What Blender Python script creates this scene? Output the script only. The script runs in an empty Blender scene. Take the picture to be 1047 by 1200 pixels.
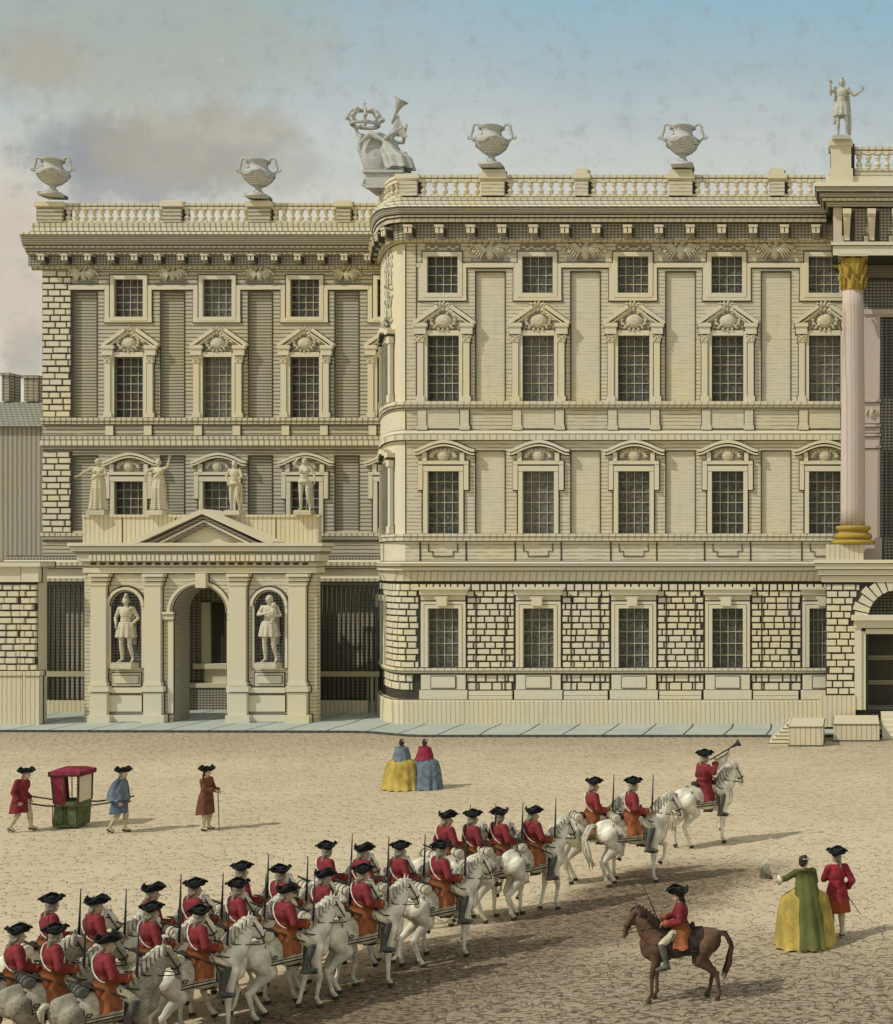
import bpy, bmesh, math, random
import numpy as np
from mathutils import Vector, Matrix, Euler
R=math.radians; PI=math.pi
rnd=random.Random(11)
scene=bpy.context.scene; C=scene.collection
F=1542.; CH=7.4; VX=1000.; HY=660.
def PX(x,Y): return (x-VX)*Y/F
def PZ(y,Y): return CH-(y-HY)*Y/F
def GY(y): return F*CH/(y-HY)          # depth of a ground point
# ------------------------------------------------------------------ materials
def newmat(name,rough=.9):
    m=bpy.data.materials.new(name); m.use_nodes=True
    nt=m.node_tree; b=nt.nodes['Principled BSDF']; b.inputs['Roughness'].default_value=rough
    b.inputs['Specular IOR Level'].default_value=.15
    return m,nt,b
class NT:
    def __init__(s,nt): s.nt=nt
    def n(s,t,**k):
        o=s.nt.nodes.new(t)
        for a,v in k.items(): setattr(o,a,v)
        return o
    def link(s,a,b): s.nt.links.new(a,b)
    def setin(s,inp,v):
        if hasattr(v,'links') or isinstance(v,bpy.types.NodeSocket): s.link(v,inp)
        else: inp.default_value=v
    def m(s,op,a,b=0.,c=None,clamp=False):
        o=s.n('ShaderNodeMath',operation=op); o.use_clamp=clamp
        s.setin(o.inputs[0],a); s.setin(o.inputs[1],b)
        if c is not None: s.setin(o.inputs[2],c)
        return o.outputs[0]
    def step(s,x,lo,hi):
        o=s.n('ShaderNodeMapRange',interpolation_type='SMOOTHSTEP'); s.setin(o.inputs[0],x)
        s.setin(o.inputs[1],lo); s.setin(o.inputs[2],hi); return o.outputs[0]
    def noise(s,vec,scale,detail=3,rough=.55,out=0):
        o=s.n('ShaderNodeTexNoise'); s.link(vec,o.inputs['Vector']); o.inputs['Scale'].default_value=scale
        o.inputs['Detail'].default_value=detail; o.inputs['Roughness'].default_value=rough; return o.outputs[out]
    def mix(s,f,a,b,blend='MIX'):
        o=s.n('ShaderNodeMix',data_type='RGBA',blend_type=blend); s.setin(o.inputs[0],f)
        for i,v in ((6,a),(7,b)):
            if isinstance(v,tuple): o.inputs[i].default_value=(v[0],v[1],v[2],1)
            else: s.link(v,o.inputs[i])
        return o.outputs[2]
    def comb(s,x,y,z=0.):
        o=s.n('ShaderNodeCombineXYZ'); s.setin(o.inputs[0],x); s.setin(o.inputs[1],y); s.setin(o.inputs[2],z); return o.outputs[0]
    def sep(s,v):
        o=s.n('ShaderNodeSeparateXYZ'); s.link(v,o.inputs[0]); return o.outputs
def stone(name,base,line=(.05,.047,.04),h=0,v=0,hw=.22,vw=.2,stain=.25,rim=0,bump=.3,strength=.8,patch=.35):
    """dressed stone: h / v = spacing (m) of fine tooled lines along / up the face"""
    m,nt,b=newmat(name); k=NT(nt)
    geo=k.n('ShaderNodeNewGeometry'); P=geo.outputs['Position']; x,y,z=k.sep(P)
    n1=k.noise(P,.35,4); n2=k.noise(P,6,4,.6); n3=k.noise(P,1.7,2)
    dark=tuple(c*.72 for c in base); warm=(base[0]*1.05,base[1]*1.0,base[2]*.86)
    col=k.mix(k.step(n1,.4,.68),base,warm)
    col=k.mix(k.m('MULTIPLY',k.step(n2,.45,.75),stain),col,dark)
    if h or v: col=k.mix(k.m('MULTIPLY',k.step(k.noise(k.comb(k.m('ADD',x,y),0.,k.m('MULTIPLY',z,.12)),2.2,3,.7),.52,.72),.32),col,tuple(c*.68 for c in base))
    wob=k.m('MULTIPLY',k.m('SUBTRACT',n3,.5),.05)
    fac=None
    if h:
        t=k.m('FRACT',k.m('DIVIDE',k.m('ADD',z,wob),h))
        d=k.m('ABSOLUTE',k.m('SUBTRACT',t,.5))
        br=k.m('MULTIPLY',k.step(k.noise(k.comb(k.m('MULTIPLY',k.m('ADD',x,y),.9),0.,k.m('MULTIPLY',z,5)),1.3,2),patch-.12,patch+.12),strength)
        fac=k.m('MULTIPLY',k.m('SUBTRACT',1.,k.step(d,hw*.5,hw*.5+.16)),br)
    if v:
        t=k.m('FRACT',k.m('DIVIDE',k.m('ADD',k.m('ADD',x,k.m('MULTIPLY',y,.73)),wob),v))
        d=k.m('ABSOLUTE',k.m('SUBTRACT',t,.5))
        f2=k.m('MULTIPLY',k.m('SUBTRACT',1.,k.step(d,vw*.5,vw*.5+.16)),strength*.8)
        fac=f2 if fac is None else k.m('MAXIMUM',fac,f2)
    if fac is not None: col=k.mix(fac,col,line)
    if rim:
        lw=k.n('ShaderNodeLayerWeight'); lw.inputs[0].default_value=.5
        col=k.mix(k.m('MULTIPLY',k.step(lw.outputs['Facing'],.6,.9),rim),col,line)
    k.link(col,b.inputs['Base Color'])
    bp=k.n('ShaderNodeBump'); bp.inputs['Strength'].default_value=bump; bp.inputs['Distance'].default_value=.02
    k.link(n2,bp.inputs['Height']); k.link(bp.outputs[0],b.inputs['Normal'])
    return m
def cloth(name,col,col2=None,rough=.85,rim=.55,fold=14,hatch=.45,line=None,zs=None,objspace=True):
    """woven cloth / hide / paint with fine strokes; col2 with zs=(z0,z1) fades colour up the object"""
    m,nt,b=newmat(name,rough); k=NT(nt)
    tc=k.n('ShaderNodeTexCoord'); P=tc.outputs['Object'] ; x,y,z=k.sep(P)
    c=col; line=line or tuple(a*.22 for a in col)
    n1=k.noise(P,fold*.5,3); 
    out=k.mix(k.step(n1,.38,.66),tuple(a*1.12 for a in col),tuple(a*.7 for a in col))
    if col2:
        f=k.step(k.m('ADD',z,k.m('MULTIPLY',k.m('SUBTRACT',n1,.5),.25)),zs[0],zs[1])
        out=k.mix(f,col2,out)
    st=k.noise(k.comb(k.m('MULTIPLY',k.m('ADD',x,k.m('MULTIPLY',z,.6)),90.),k.m('MULTIPLY',y,60.),k.m('MULTIPLY',k.m('SUBTRACT',z,x),14.)),1.,2)
    out=k.mix(k.m('MULTIPLY',k.step(st,.52,.68),hatch),out,line)
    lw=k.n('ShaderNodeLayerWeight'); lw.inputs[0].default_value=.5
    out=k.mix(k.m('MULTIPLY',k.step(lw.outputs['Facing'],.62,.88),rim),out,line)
    k.link(out,b.inputs['Base Color'])
    bp=k.n('ShaderNodeBump'); bp.inputs['Strength'].default_value=.55; bp.inputs['Distance'].default_value=.035
    k.link(n1,bp.inputs['Height']); k.link(bp.outputs[0],b.inputs['Normal'])
    return m
CR=(.655,.605,.46)
M={}
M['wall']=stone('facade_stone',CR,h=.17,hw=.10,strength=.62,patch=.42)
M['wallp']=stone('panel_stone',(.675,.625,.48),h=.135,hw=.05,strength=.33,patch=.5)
M['wallw']=stone('shaded_wing_stone',(.55,.51,.385),h=.19,hw=.20,strength=.7,patch=.3)  # wing's hatched shade put into a darker tone and denser lines
M['wallwp']=stone('shaded_wing_panel_stone',(.48,.45,.34),h=.15,hw=.28,strength=.75,patch=.28)  # same painted shade for the wing's recessed panels
M['plain']=stone('dressed_stone',(.70,.65,.50),stain=.18)
M['tick']=stone('jointed_stone',(.69,.64,.49),v=.30,vw=.05,strength=.5)
M['tickw']=stone('jointed_wing_stone',(.65,.60,.44),v=.27,vw=.12,strength=.7)
M['hv']=stone('frieze_stone',(.50,.47,.365),h=.13,v=.16,hw=.3,vw=.3,strength=.8,patch=.2)  # cornice shading put into this dark hatched frieze tone
M['shade']=stone('dark_shade_stone',(.33,.31,.25),h=.11,hw=.3,strength=.6,patch=.3)  # dark stone; paints shade under mouldings, beside pilasters and behind carvings
M['shadeh']=stone('shaded_moulding_stone',(.50,.475,.38),h=.09,hw=.25,strength=.7,patch=.3)  # darker tone paints shade into cornice hollows and opening reveals
M['ink']=stone('joint_and_shade_strip',(.065,.062,.052),stain=.1)  # dark joints, also shade strips painted on the right of some parts
M['rust']=stone('rusticated_block',(.70,.65,.50),stain=.35)
M['carve']=stone('carved_stone',(.68,.63,.48),h=.10,hw=.06,strength=.4,rim=.9,stain=.4,bump=.6)
M['urn']=stone('grey_stone',(.56,.57,.54),line=(.07,.075,.09),h=.085,hw=.12,strength=.5,patch=.42,rim=.95,stain=.4)
M['pink']=stone('pink_marble',(.60,.50,.44),v=.16,vw=.05,strength=.35)
M['dimpink']=stone('pink_marble_pilaster',(.60,.51,.455),stain=.15)
M['plinth']=stone('plinth_stone',(.70,.63,.46),v=.21,vw=.05,strength=.5)
M['gold']=stone('gilding',(.47,.33,.07),line=(.08,.06,.02),h=.09,hw=.1,strength=.5,rim=.9,stain=.3)
M['court']=stone('court_wall',(.46,.43,.34),h=.16,v=.24,hw=.12,vw=.2,strength=.75)
M['lattice']=stone('dark_lattice_wall',(.40,.39,.36),line=(.03,.03,.03),h=.14,v=.17,hw=.3,vw=.3,patch=.1)
M['roof']=stone('slate_roof',(.30,.30,.25),h=.2,v=.33,hw=.2,vw=.1,strength=.6)
M['rough']=stone('dark_timber_wall',(.42,.395,.31),v=.30,vw=.25,strength=.6)
M['chim']=stone('brick_chimney',(.44,.40,.33),h=.2,v=.4,hw=.15,vw=.1)
m,nt,b=newmat('window_glass',.25); k=NT(nt); g=k.n('ShaderNodeNewGeometry'); x,y,z=k.sep(g.outputs['Position'])
nn=k.noise(g.outputs['Position'],9.,3,.7); n4=k.noise(k.comb(k.m('MULTIPLY',k.m('ADD',x,z),14.),0.,k.m('MULTIPLY',k.m('SUBTRACT',z,x),2.)),1.,2)
oi=k.n('ShaderNodeObjectInfo').outputs['Random']; c=k.mix(k.step(k.m('ADD',nn,k.m('MULTIPLY',k.m('SUBTRACT',oi,.5),.3)),.35,.75),(.05,.049,.043),(.19,.185,.155)); c=k.mix(k.m('MULTIPLY',k.step(n4,.55,.7),.5),c,(.2,.19,.14))
k.link(c,b.inputs['Base Color']); b.inputs['Specular IOR Level'].default_value=.25; M['glass']=m
M['bar']=stone('painted_glazing_bar',(.52,.49,.38),stain=.4)
M['iron']=stone('dark_iron',(.075,.072,.062),stain=.2)
M['ironl']=stone('pale_iron_rail',(.50,.45,.31),stain=.2)
# ground of the square
def ground_mat():
    m,nt,b=newmat('cobbled_ground',.95); k=NT(nt)
    P=k.n('ShaderNodeNewGeometry').outputs['Position']; x,y,z=k.sep(P)
    big=k.noise(P,.16,4); mid=k.noise(P,.9,4); fine=k.noise(P,9.,4,.65)
    col=k.mix(k.step(big,.35,.65),(.61,.51,.345),(.56,.455,.30))
    col=k.mix(k.m('MULTIPLY',k.step(mid,.5,.72),.35),col,(.46,.34,.225))
    col=k.mix(k.m('MULTIPLY',k.step(fine,.45,.7),.25),col,(.36,.30,.19))
    # brown shade painted on the ground along the line of the riders
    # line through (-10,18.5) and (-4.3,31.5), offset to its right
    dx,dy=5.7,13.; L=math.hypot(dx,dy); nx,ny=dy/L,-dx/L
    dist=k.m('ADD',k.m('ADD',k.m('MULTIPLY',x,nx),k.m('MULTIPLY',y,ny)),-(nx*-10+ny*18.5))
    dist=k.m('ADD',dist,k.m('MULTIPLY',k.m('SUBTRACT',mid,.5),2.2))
    shade_band=k.m('MULTIPLY',k.step(dist,-1.6,-.4),k.m('SUBTRACT',1.,k.step(dist,1.2,3.2)))
    shade_band=k.m('MULTIPLY',shade_band,k.m('SUBTRACT',1.,k.step(y,31.,33.5)))
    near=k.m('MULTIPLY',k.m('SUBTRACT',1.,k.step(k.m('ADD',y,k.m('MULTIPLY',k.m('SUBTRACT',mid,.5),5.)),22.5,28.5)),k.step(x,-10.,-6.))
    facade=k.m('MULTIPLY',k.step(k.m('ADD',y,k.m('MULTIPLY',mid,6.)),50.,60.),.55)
    dark_mask=k.m('MAXIMUM',k.m('MULTIPLY',shade_band,1.),k.m('MULTIPLY',near,.9)); dark_mask=k.m('MAXIMUM',dark_mask,facade)
    col=k.mix(k.m('MULTIPLY',shade_band,.85),col,(.185,.12,.07))
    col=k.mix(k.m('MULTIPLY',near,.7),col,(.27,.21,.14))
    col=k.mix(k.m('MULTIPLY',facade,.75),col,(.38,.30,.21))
    height=None
    def arcs(col,cw,cd,off,lo,hi,th,dens,seedshift):
        V=k.comb(k.m('ADD',k.m('DIVIDE',x,cw),k.m('MULTIPLY',mid,.6)),k.m('ADD',k.m('DIVIDE',y,cd),seedshift),0.)
        vo=k.n('ShaderNodeTexVoronoi',voronoi_dimensions='2D',feature='F1'); k.link(V,vo.inputs['Vector']); vo.inputs['Scale'].default_value=1.; vo.inputs['Randomness'].default_value=.85
        d=k.n('ShaderNodeVectorMath',operation='SUBTRACT'); k.link(V,d.inputs[0]); k.link(vo.outputs['Position'],d.inputs[1])
        px,py,pz=k.sep(d.outputs[0])
        cx,cy,cz=k.sep(vo.outputs['Color'])
        rr=k.m('SUBTRACT',vo.outputs['Distance'],k.m('ADD',lo,k.m('MULTIPLY',cx,hi-lo)))
        thv=k.m('ADD',th,k.m('MULTIPLY',dark_mask,th*1.3))
        ring=k.m('SUBTRACT',1.,k.step(k.m('ABSOLUTE',rr),thv,k.m('ADD',thv,.05)))
        top=k.step(k.m('ADD',py,k.m('MULTIPLY',px,k.m('SUBTRACT',cy,.5))),off,off+.08)
        on=k.step(k.m('ADD',cz,k.m('MULTIPLY',dark_mask,.6)),dens,dens+.05)
        f=k.m('MULTIPLY',k.m('MULTIPLY',ring,top),on)
        # little hatch under the arc
        return k.mix(k.m('MULTIPLY',f,.74),col,(.085,.07,.05)),f
    col,f1=arcs(col,.225,.58,.06,.30,.42,.014,.22,0.)
    col,f2=arcs(col,.15,.36,.10,.28,.42,.018,.35,5.3)
    # fine hatching strokes where the ground is painted darker
    st=k.noise(k.comb(k.m('MULTIPLY',x,3.2),k.m('MULTIPLY',y,9.),0.),1.6,3,.6)
    col=k.mix(k.m('MULTIPLY',k.m('MULTIPLY',k.step(st,.49,.58),k.m('ADD',dark_mask,.12)),.72),col,(.06,.05,.035))
    k.link(col,b.inputs['Base Color'])
    bp=k.n('ShaderNodeBump'); bp.inputs['Strength'].default_value=.35; bp.inputs['Distance'].default_value=.03
    k.link(k.m('ADD',fine,k.m('MULTIPLY',f1,-.7)),bp.inputs['Height']); k.link(bp.outputs[0],b.inputs['Normal'])
    return m
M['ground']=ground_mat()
m,nt,b=newmat('pavement_slabs'); k=NT(nt); P=k.n('ShaderNodeNewGeometry').outputs['Position']; x,y,z=k.sep(P)
n1=k.noise(P,.5,4); n2=k.noise(P,7.,3)
c=k.mix(k.step(n1,.4,.6),(.46,.49,.42),(.40,.45,.41)); c=k.mix(k.m('MULTIPLY',k.step(n2,.45,.7),.25),c,(.28,.28,.22))
t=k.m('FRACT',k.m('DIVIDE',k.m('ADD',x,k.m('MULTIPLY',k.noise(P,.22,1),.4)),1.75)); c=k.mix(k.m('SUBTRACT',1.,k.step(t,.035,.055)),c,(.07,.07,.06))
k.link(c,b.inputs['Base Color']); M['pave']=m
M['kerb']=stone('kerb_stone',(.10,.10,.085),v=.4)
# cloth and hide
M['red']=cloth('crimson_cloth',(.225,.036,.040),hatch=.35)
M['redor']=cloth('crimson_to_orange_cloth',(.235,.036,.040),(.30,.075,.03),zs=(1.42,1.66),hatch=.4)
M['redciv']=cloth('crimson_and_rust_cloth',(.29,.034,.045),(.32,.07,.03),zs=(.60,1.0),hatch=.4)
M['orange']=cloth('orange_brown_cloth',(.31,.105,.04),hatch=.35)
M['browncoat']=cloth('brown_cloth',(.18,.075,.045))
M['blue']=cloth('blue_cloth',(.12,.15,.22))
M['bluegrey']=cloth('slate_blue_cloth',(.16,.20,.23),hatch=.7)
M['lightblue']=cloth('sky_blue_cloth',(.20,.33,.42))
M['yellow']=cloth('yellow_silk',(.50,.37,.09),hatch=.5,fold=5)
M['green']=cloth('green_silk',(.135,.14,.045),hatch=.6,fold=5)
M['crim']=cloth('crimson_mantle_cloth',(.28,.035,.06))
M['hatm']=cloth('black_felt',(.018,.018,.018),hatch=.2,line=(.06,.06,.055))
M['skin']=cloth('skin',(.58,.42,.28),rim=.5,hatch=.1,line=(.09,.06,.045))
M['hair']=cloth('powdered_hair',(.30,.27,.20),hatch=.7)
M['dhair']=cloth('dark_hair',(.05,.04,.032),hatch=.4)
M['white']=cloth('white_linen',(.80,.75,.60),rim=.8,hatch=.14,line=(.06,.055,.045))
M['boot']=cloth('grey_boot_leather',(.13,.125,.105),hatch=.6)
M['breech']=cloth('buff_breeches',(.55,.48,.32),rim=.7,hatch=.3,line=(.06,.055,.045))
M['hgrey']=cloth('white_horse_hide',(.80,.75,.60),rim=.8,hatch=.14,line=(.055,.05,.04),fold=7)
M['hdark']=cloth('dark_grey_horse_hide',(.34,.31,.23),rim=.85,hatch=.75,line=(.03,.03,.025),fold=7)
M['hbay']=cloth('bay_horse_hide',(.155,.088,.055),rim=.8,hatch=.75,line=(.03,.02,.015),fold=7)
M['mane']=cloth('grey_mane_hair',(.64,.59,.46),rim=.7,hatch=.5,line=(.04,.04,.035))
M['baymane']=cloth('dark_mane_hair',(.06,.035,.025),hatch=.6)
M['hoof']=cloth('hoof_horn',(.07,.06,.045))
M['leather']=cloth('dark_leather',(.045,.035,.028))
M['scloth']=cloth('saddle_cloth',(.62,.57,.42),rim=.3,hatch=.35,line=(.06,.055,.045))
M['sedg']=cloth('green_painted_panel',(.13,.155,.07),hatch=.5)
M['sedr']=cloth('crimson_curtain',(.26,.035,.06),hatch=.5)
M['steel']=stone('blued_steel',(.05,.05,.05))
M['wood']=cloth('dark_wood',(.10,.07,.045))
# ------------------------------------------------------------------ mesh builder
_j=[0]
def jit():
    _j[0]=(_j[0]+1)%23; return _j[0]*.00045
class MB:
    def __init__(s,f=None): s.v=[];s.f=[];s.m=[];s.map=f
    def face(s,pts,m=0,raw=False):
        b=len(s.v)
        for p in pts: s.v.append(tuple(p) if (raw or s.map is None) else s.map(*p))
        s.f.append(tuple(range(b,b+len(pts)))); s.m.append(m)
    def add(s,vs,fs,m=0):
        b=len(s.v); 
        for p in vs: s.v.append(tuple(p) if s.map is None else s.map(*p))
        for f in fs: s.f.append(tuple(i+b for i in f)); s.m.append(m)
    def box(s,x0,x1,y0,y1,z0,z1,m=0):
        s.add([(x0,y0,z0),(x1,y0,z0),(x1,y1,z0),(x0,y1,z0),(x0,y0,z1),(x1,y0,z1),(x1,y1,z1),(x0,y1,z1)],
              [(0,1,5,4),(1,2,6,5),(2,3,7,6),(3,0,4,7),(4,5,6,7),(3,2,1,0)],m)
    def obox(s,u0,u1,z0,z1,o0,o1,m=0,ink=1,e=.042):
        """block on a facade (out = towards the viewer) with a recessed dark joint round it"""
        s.box(u0,u1,o0,o1+jit(),z0,z1,m)
        if ink is not None:
            q=o0+.02+jit(); s.box(u0-e,u1+e,o0,q,z0-e,z1+e,ink)
    def prism(s,pts,o0,o1,m=0):
        n=len(pts); o1+=jit()
        s.add([(x,o0,z) for x,z in pts]+[(x,o1,z) for x,z in pts],
              [tuple(range(n)),tuple(range(n,2*n))]+[(i,(i+1)%n,n+(i+1)%n,n+i) for i in range(n)],m)
    def lathe(s,prof,c=(0,0,0),seg=12,m=0,fold=0,nf=8,sx=1,sy=1,rng=None):
        rows=[]
        vs=[];n=seg
        for i,(r,z) in enumerate(prof):
            for k_ in range(n):
                a=2*PI*k_/n; rr=r*(1+fold*math.cos(nf*a+1.3*math.sin(i*.7)))
                vs.append((c[0]+rr*sx*math.cos(a),c[1]+rr*sy*math.sin(a),c[2]+z))
        fs=[]
        for i in range(len(prof)-1):
            for k_ in range(n): fs.append((i*n+k_,i*n+(k_+1)%n,(i+1)*n+(k_+1)%n,(i+1)*n+k_))
        fs.append(tuple(range(n-1,-1,-1))); fs.append(tuple((len(prof)-1)*n+k_ for k_ in range(n)))
        s.add(vs,fs,m)
    def tube(s,pts,r,seg=8,m=0,closed=False,flat=1.):
        pts=[Vector(p) for p in pts]; n=len(pts)
        rs=r if isinstance(r,(list,tuple)) else [r]*n
        vs=[];fs=[];up=Vector((0,0,1));last=None
        for i,p in enumerate(pts):
            a=pts[(i-1)%n] if (closed or i>0) else p; b_=pts[(i+1)%n] if (closed or i<n-1) else p
            t=(b_-a).normalized() if (b_-a).length>1e-9 else up
            if last is None:
                q=up if abs(t.z)<.9 else Vector((1,0,0))
                u=t.cross(q).normalized()
            else: u=(last-t*last.dot(t)).normalized()
            last=u; w=t.cross(u)
            for k_ in range(seg):
                an=2*PI*k_/seg; vs.append(tuple(p+u*math.cos(an)*rs[i]+w*math.sin(an)*rs[i]*flat))
        rng=n if closed else n-1
        for i in range(rng):
            j=(i+1)%n
            for k_ in range(seg): fs.append((i*seg+k_,i*seg+(k_+1)%seg,j*seg+(k_+1)%seg,j*seg+k_))
        if not closed: fs.append(tuple(range(seg-1,-1,-1))); fs.append(tuple((n-1)*seg+k_ for k_ in range(seg)))
        s.add(vs,fs,m)
    def ell(s,c,r,m=0,seg=12,rings=8,rot=None):
        c=Vector(c); vs=[];fs=[]
        rm=Euler(rot).to_matrix() if rot else None
        for i in range(rings+1):
            th=PI*i/rings
            for k_ in range(seg):
                a=2*PI*k_/seg; p=Vector((r[0]*math.sin(th)*math.cos(a),r[1]*math.sin(th)*math.sin(a),r[2]*math.cos(th)))
                if rm: p=rm@p
                vs.append(tuple(c+p))
        for i in range(rings):
            for k_ in range(seg): fs.append((i*seg+k_,i*seg+(k_+1)%seg,(i+1)*seg+(k_+1)%seg,(i+1)*seg+k_))
        s.add(vs,fs,m)
    def cap(s,p0,p1,r0,r1,seg=12,m=0):
        p0=Vector(p0);p1=Vector(p1);t=(p1-p0)
        if t.length<1e-6: return
        t.normalize(); pts=[];rs=[]
        for a in (-80,-50,-22): pts.append(p0+t*r0*math.sin(R(a)));rs.append(r0*math.cos(R(a)))
        pts.append(p0);rs.append(r0);pts.append(p1);rs.append(r1)
        for a in (22,50,80): pts.append(p1+t*r1*math.sin(R(a)));rs.append(r1*math.cos(R(a)))
        s.tube(pts,rs,seg,m)
    def chain(s,pts,rs,seg=12):
        for i in range(len(pts)-1): s.cap(pts[i],pts[i+1],rs[i],rs[i+1],seg)
    def mesh(s,name,mats,smooth=False):
        me=bpy.data.meshes.new(name); me.from_pydata(s.v,[],s.f)
        for mm in mats: me.materials.append(M[mm] if isinstance(mm,str) else mm)
        me.polygons.foreach_set('material_index',s.m)
        if smooth: me.polygons.foreach_set('use_smooth',[True]*len(s.f))
        me.update(); return me
W={}
def newobj(name,data,parent=None,loc=(0,0,0)):
    o=bpy.data.objects.new(name,data); C.objects.link(o); loc=Vector(loc)
    W[o.name]=loc.copy()
    if parent is not None:
        o.parent=parent; o.location=loc-W[parent.name]
    else: o.location=loc
    return o
def tag(o,label=None,cat=None,group=None,kind=None):
    if label: o['label']=label
    if cat: o['category']=cat
    if group: o['group']=group
    if kind: o['kind']=kind
    return o
def empty(name,loc,label,cat,group=None):
    o=newobj(name,None,None,loc); o.empty_display_size=.2
    return tag(o,label,cat,group)
def part(mb,name,mats,parent,smooth=False,center=True):
    """link the builder as ONE mesh object, its origin at its own middle"""
    if not mb.v: return None
    if isinstance(mats,str): mats=[mats]
    c=Vector((0,0,0))
    if center:
        a=np.array(mb.v); c=Vector(((a.min(0)+a.max(0))/2).tolist()); mb.v=[(p[0]-c.x,p[1]-c.y,p[2]-c.z) for p in mb.v]
    return newobj(name,mb.mesh(name,mats,smooth),parent,c)
def local(mb,name,mats,parent,smooth=True):
    if isinstance(mats,str): mats=[mats]
    return newobj(name,mb.mesh(name,mats,smooth),parent,W[parent.name] if parent else (0,0,0))
def remesh(mb,vox,name,mat,it=4,fac=.5):
    me=mb.mesh(name,[mat]); ob=bpy.data.objects.new('tmp',me); C.objects.link(ob)
    r=ob.modifiers.new('r','REMESH'); r.mode='VOXEL'; r.voxel_size=vox; r.use_smooth_shade=True
    if it: q=ob.modifiers.new('s','SMOOTH'); q.iterations=it; q.factor=fac
    dg=bpy.context.evaluated_depsgraph_get(); dg.update()
    out=bpy.data.meshes.new_from_object(ob.evaluated_get(dg)); out.name=name
    bpy.data.objects.remove(ob); bpy.data.meshes.remove(me)
    if not out.materials: out.materials.append(M[mat])
    else: out.materials[0]=M[mat]
    out.polygons.foreach_set('use_smooth',[True]*len(out.polygons))
    out.polygons.foreach_set('material_index',[0]*len(out.polygons))
    return out
def copytree(o,parent=None):
    c=o.copy(); C.objects.link(c); W[c.name]=W.get(o.name,Vector((0,0,0))).copy()
    if parent is not None: c.parent=parent
    for ch in o.children: copytree(ch,c)
    return c
SUNE=2.45; WSTR=1.16
# ------------------------------------------------------------------ facades
YM=60.; YW=64.8; X0M=(475-1000)*YM/F     # main block front plane, wing plane, start of the curved corner
_N=40; _pts=[]; 
for i in range(_N+1):
    t=i/_N; _pts.append((X0M-2.85*t, YM+4.8*t**1.5))
_arc=[0.]
for i in range(_N): _arc.append(_arc[-1]+math.dist(_pts[i],_pts[i+1]))
CURVE=_arc[-1]
def fmain(u,out,z):
    if u>=X0M: return (u,YM-out,z)
    s=X0M-u
    if s>=CURVE: i=_N-1; w=1+(s-CURVE)/(_arc[_N]-_arc[_N-1])
    else:
        i=0
        while _arc[i+1]<s: i+=1
        w=(s-_arc[i])/(_arc[i+1]-_arc[i])
    a,b=_pts[i],_pts[i+1]; x=a[0]+(b[0]-a[0])*w; y=a[1]+(b[1]-a[1])*w
    # smooth normal from the analytic tangent
    t=max(1e-4,min(1.,s/CURVE)); 
    tt=(X0M-x)/2.85; tt=max(0,tt); tx,ty=2.85,-4.8*1.5*math.sqrt(tt); L=math.hypot(tx,ty); tx/=L;ty/=L
    out*=1-.62*min(1.,t)
    return (x+ty*out, y-tx*out, z)
def fplane(Y): return lambda u,out,z:(u,Y-out,z)
class Fac:
    def __init__(s,Y,f): s.Y=Y; s.f=f
    def U(s,x,out=0.): return PX(x,s.Y-out)
    def Z(s,y,out=0.): return PZ(y,s.Y-out)
    def rect(s,mb,x0,x1,yt,yb,o0,o1,m=0,ink=1,e=.042):
        mb.obox(s.U(x0,o1),s.U(x1,o1),s.Z(yb,o1),s.Z(yt,o1),o0,o1,m,ink,e)
    def mb(s): return MB(s.f)
FM=Fac(YM,fmain); FW=Fac(YW,fplane(YW))
def sweep(f,us,prof):
    """prof: list of (out,z,material) going down; material belongs to the strip that starts there"""
    mb=MB(f)
    for i in range(len(prof)-1):
        a,b=prof[i],prof[i+1]
        for j in range(len(us)-1):
            mb.face([(us[j],a[0],a[1]),(us[j+1],a[0],a[1]),(us[j+1],b[0],b[1]),(us[j],b[0],b[1])],a[2])
    for u in (us[0],us[-1]): mb.face([(u,a[0],a[1]) for a in prof],0)
    return mb
def us_main(u0,u1,o=0):
    l=[u for u in np.linspace(X0M-CURVE,X0M,22) if u>=u0-1e-6]
    return [float(q) for q in l]+([float(u1)] if u1>X0M else [])
def prof_px(fac,rows):
    """rows (out, y pixel measured on the photograph, material)"""
    return [(o,fac.Z(y,max(o,0)),m) for o,y,m in rows]
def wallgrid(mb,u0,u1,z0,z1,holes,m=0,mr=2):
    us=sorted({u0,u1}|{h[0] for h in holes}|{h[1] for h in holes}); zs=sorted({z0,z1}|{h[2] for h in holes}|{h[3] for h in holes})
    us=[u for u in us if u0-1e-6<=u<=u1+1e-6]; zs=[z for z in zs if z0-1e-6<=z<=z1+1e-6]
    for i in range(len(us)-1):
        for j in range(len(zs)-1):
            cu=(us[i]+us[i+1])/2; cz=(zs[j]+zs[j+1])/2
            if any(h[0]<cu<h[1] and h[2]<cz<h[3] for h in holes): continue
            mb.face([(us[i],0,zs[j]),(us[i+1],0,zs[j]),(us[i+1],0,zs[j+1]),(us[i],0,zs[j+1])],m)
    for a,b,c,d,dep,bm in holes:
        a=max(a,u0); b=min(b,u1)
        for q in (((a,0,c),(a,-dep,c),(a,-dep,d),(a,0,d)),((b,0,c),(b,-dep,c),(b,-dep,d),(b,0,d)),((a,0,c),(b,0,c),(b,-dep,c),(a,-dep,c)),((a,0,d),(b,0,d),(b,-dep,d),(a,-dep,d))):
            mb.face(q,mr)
        if bm is not None: mb.face([(a,-dep,c),(b,-dep,c),(b,-dep,d),(a,-dep,d)],bm)
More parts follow.
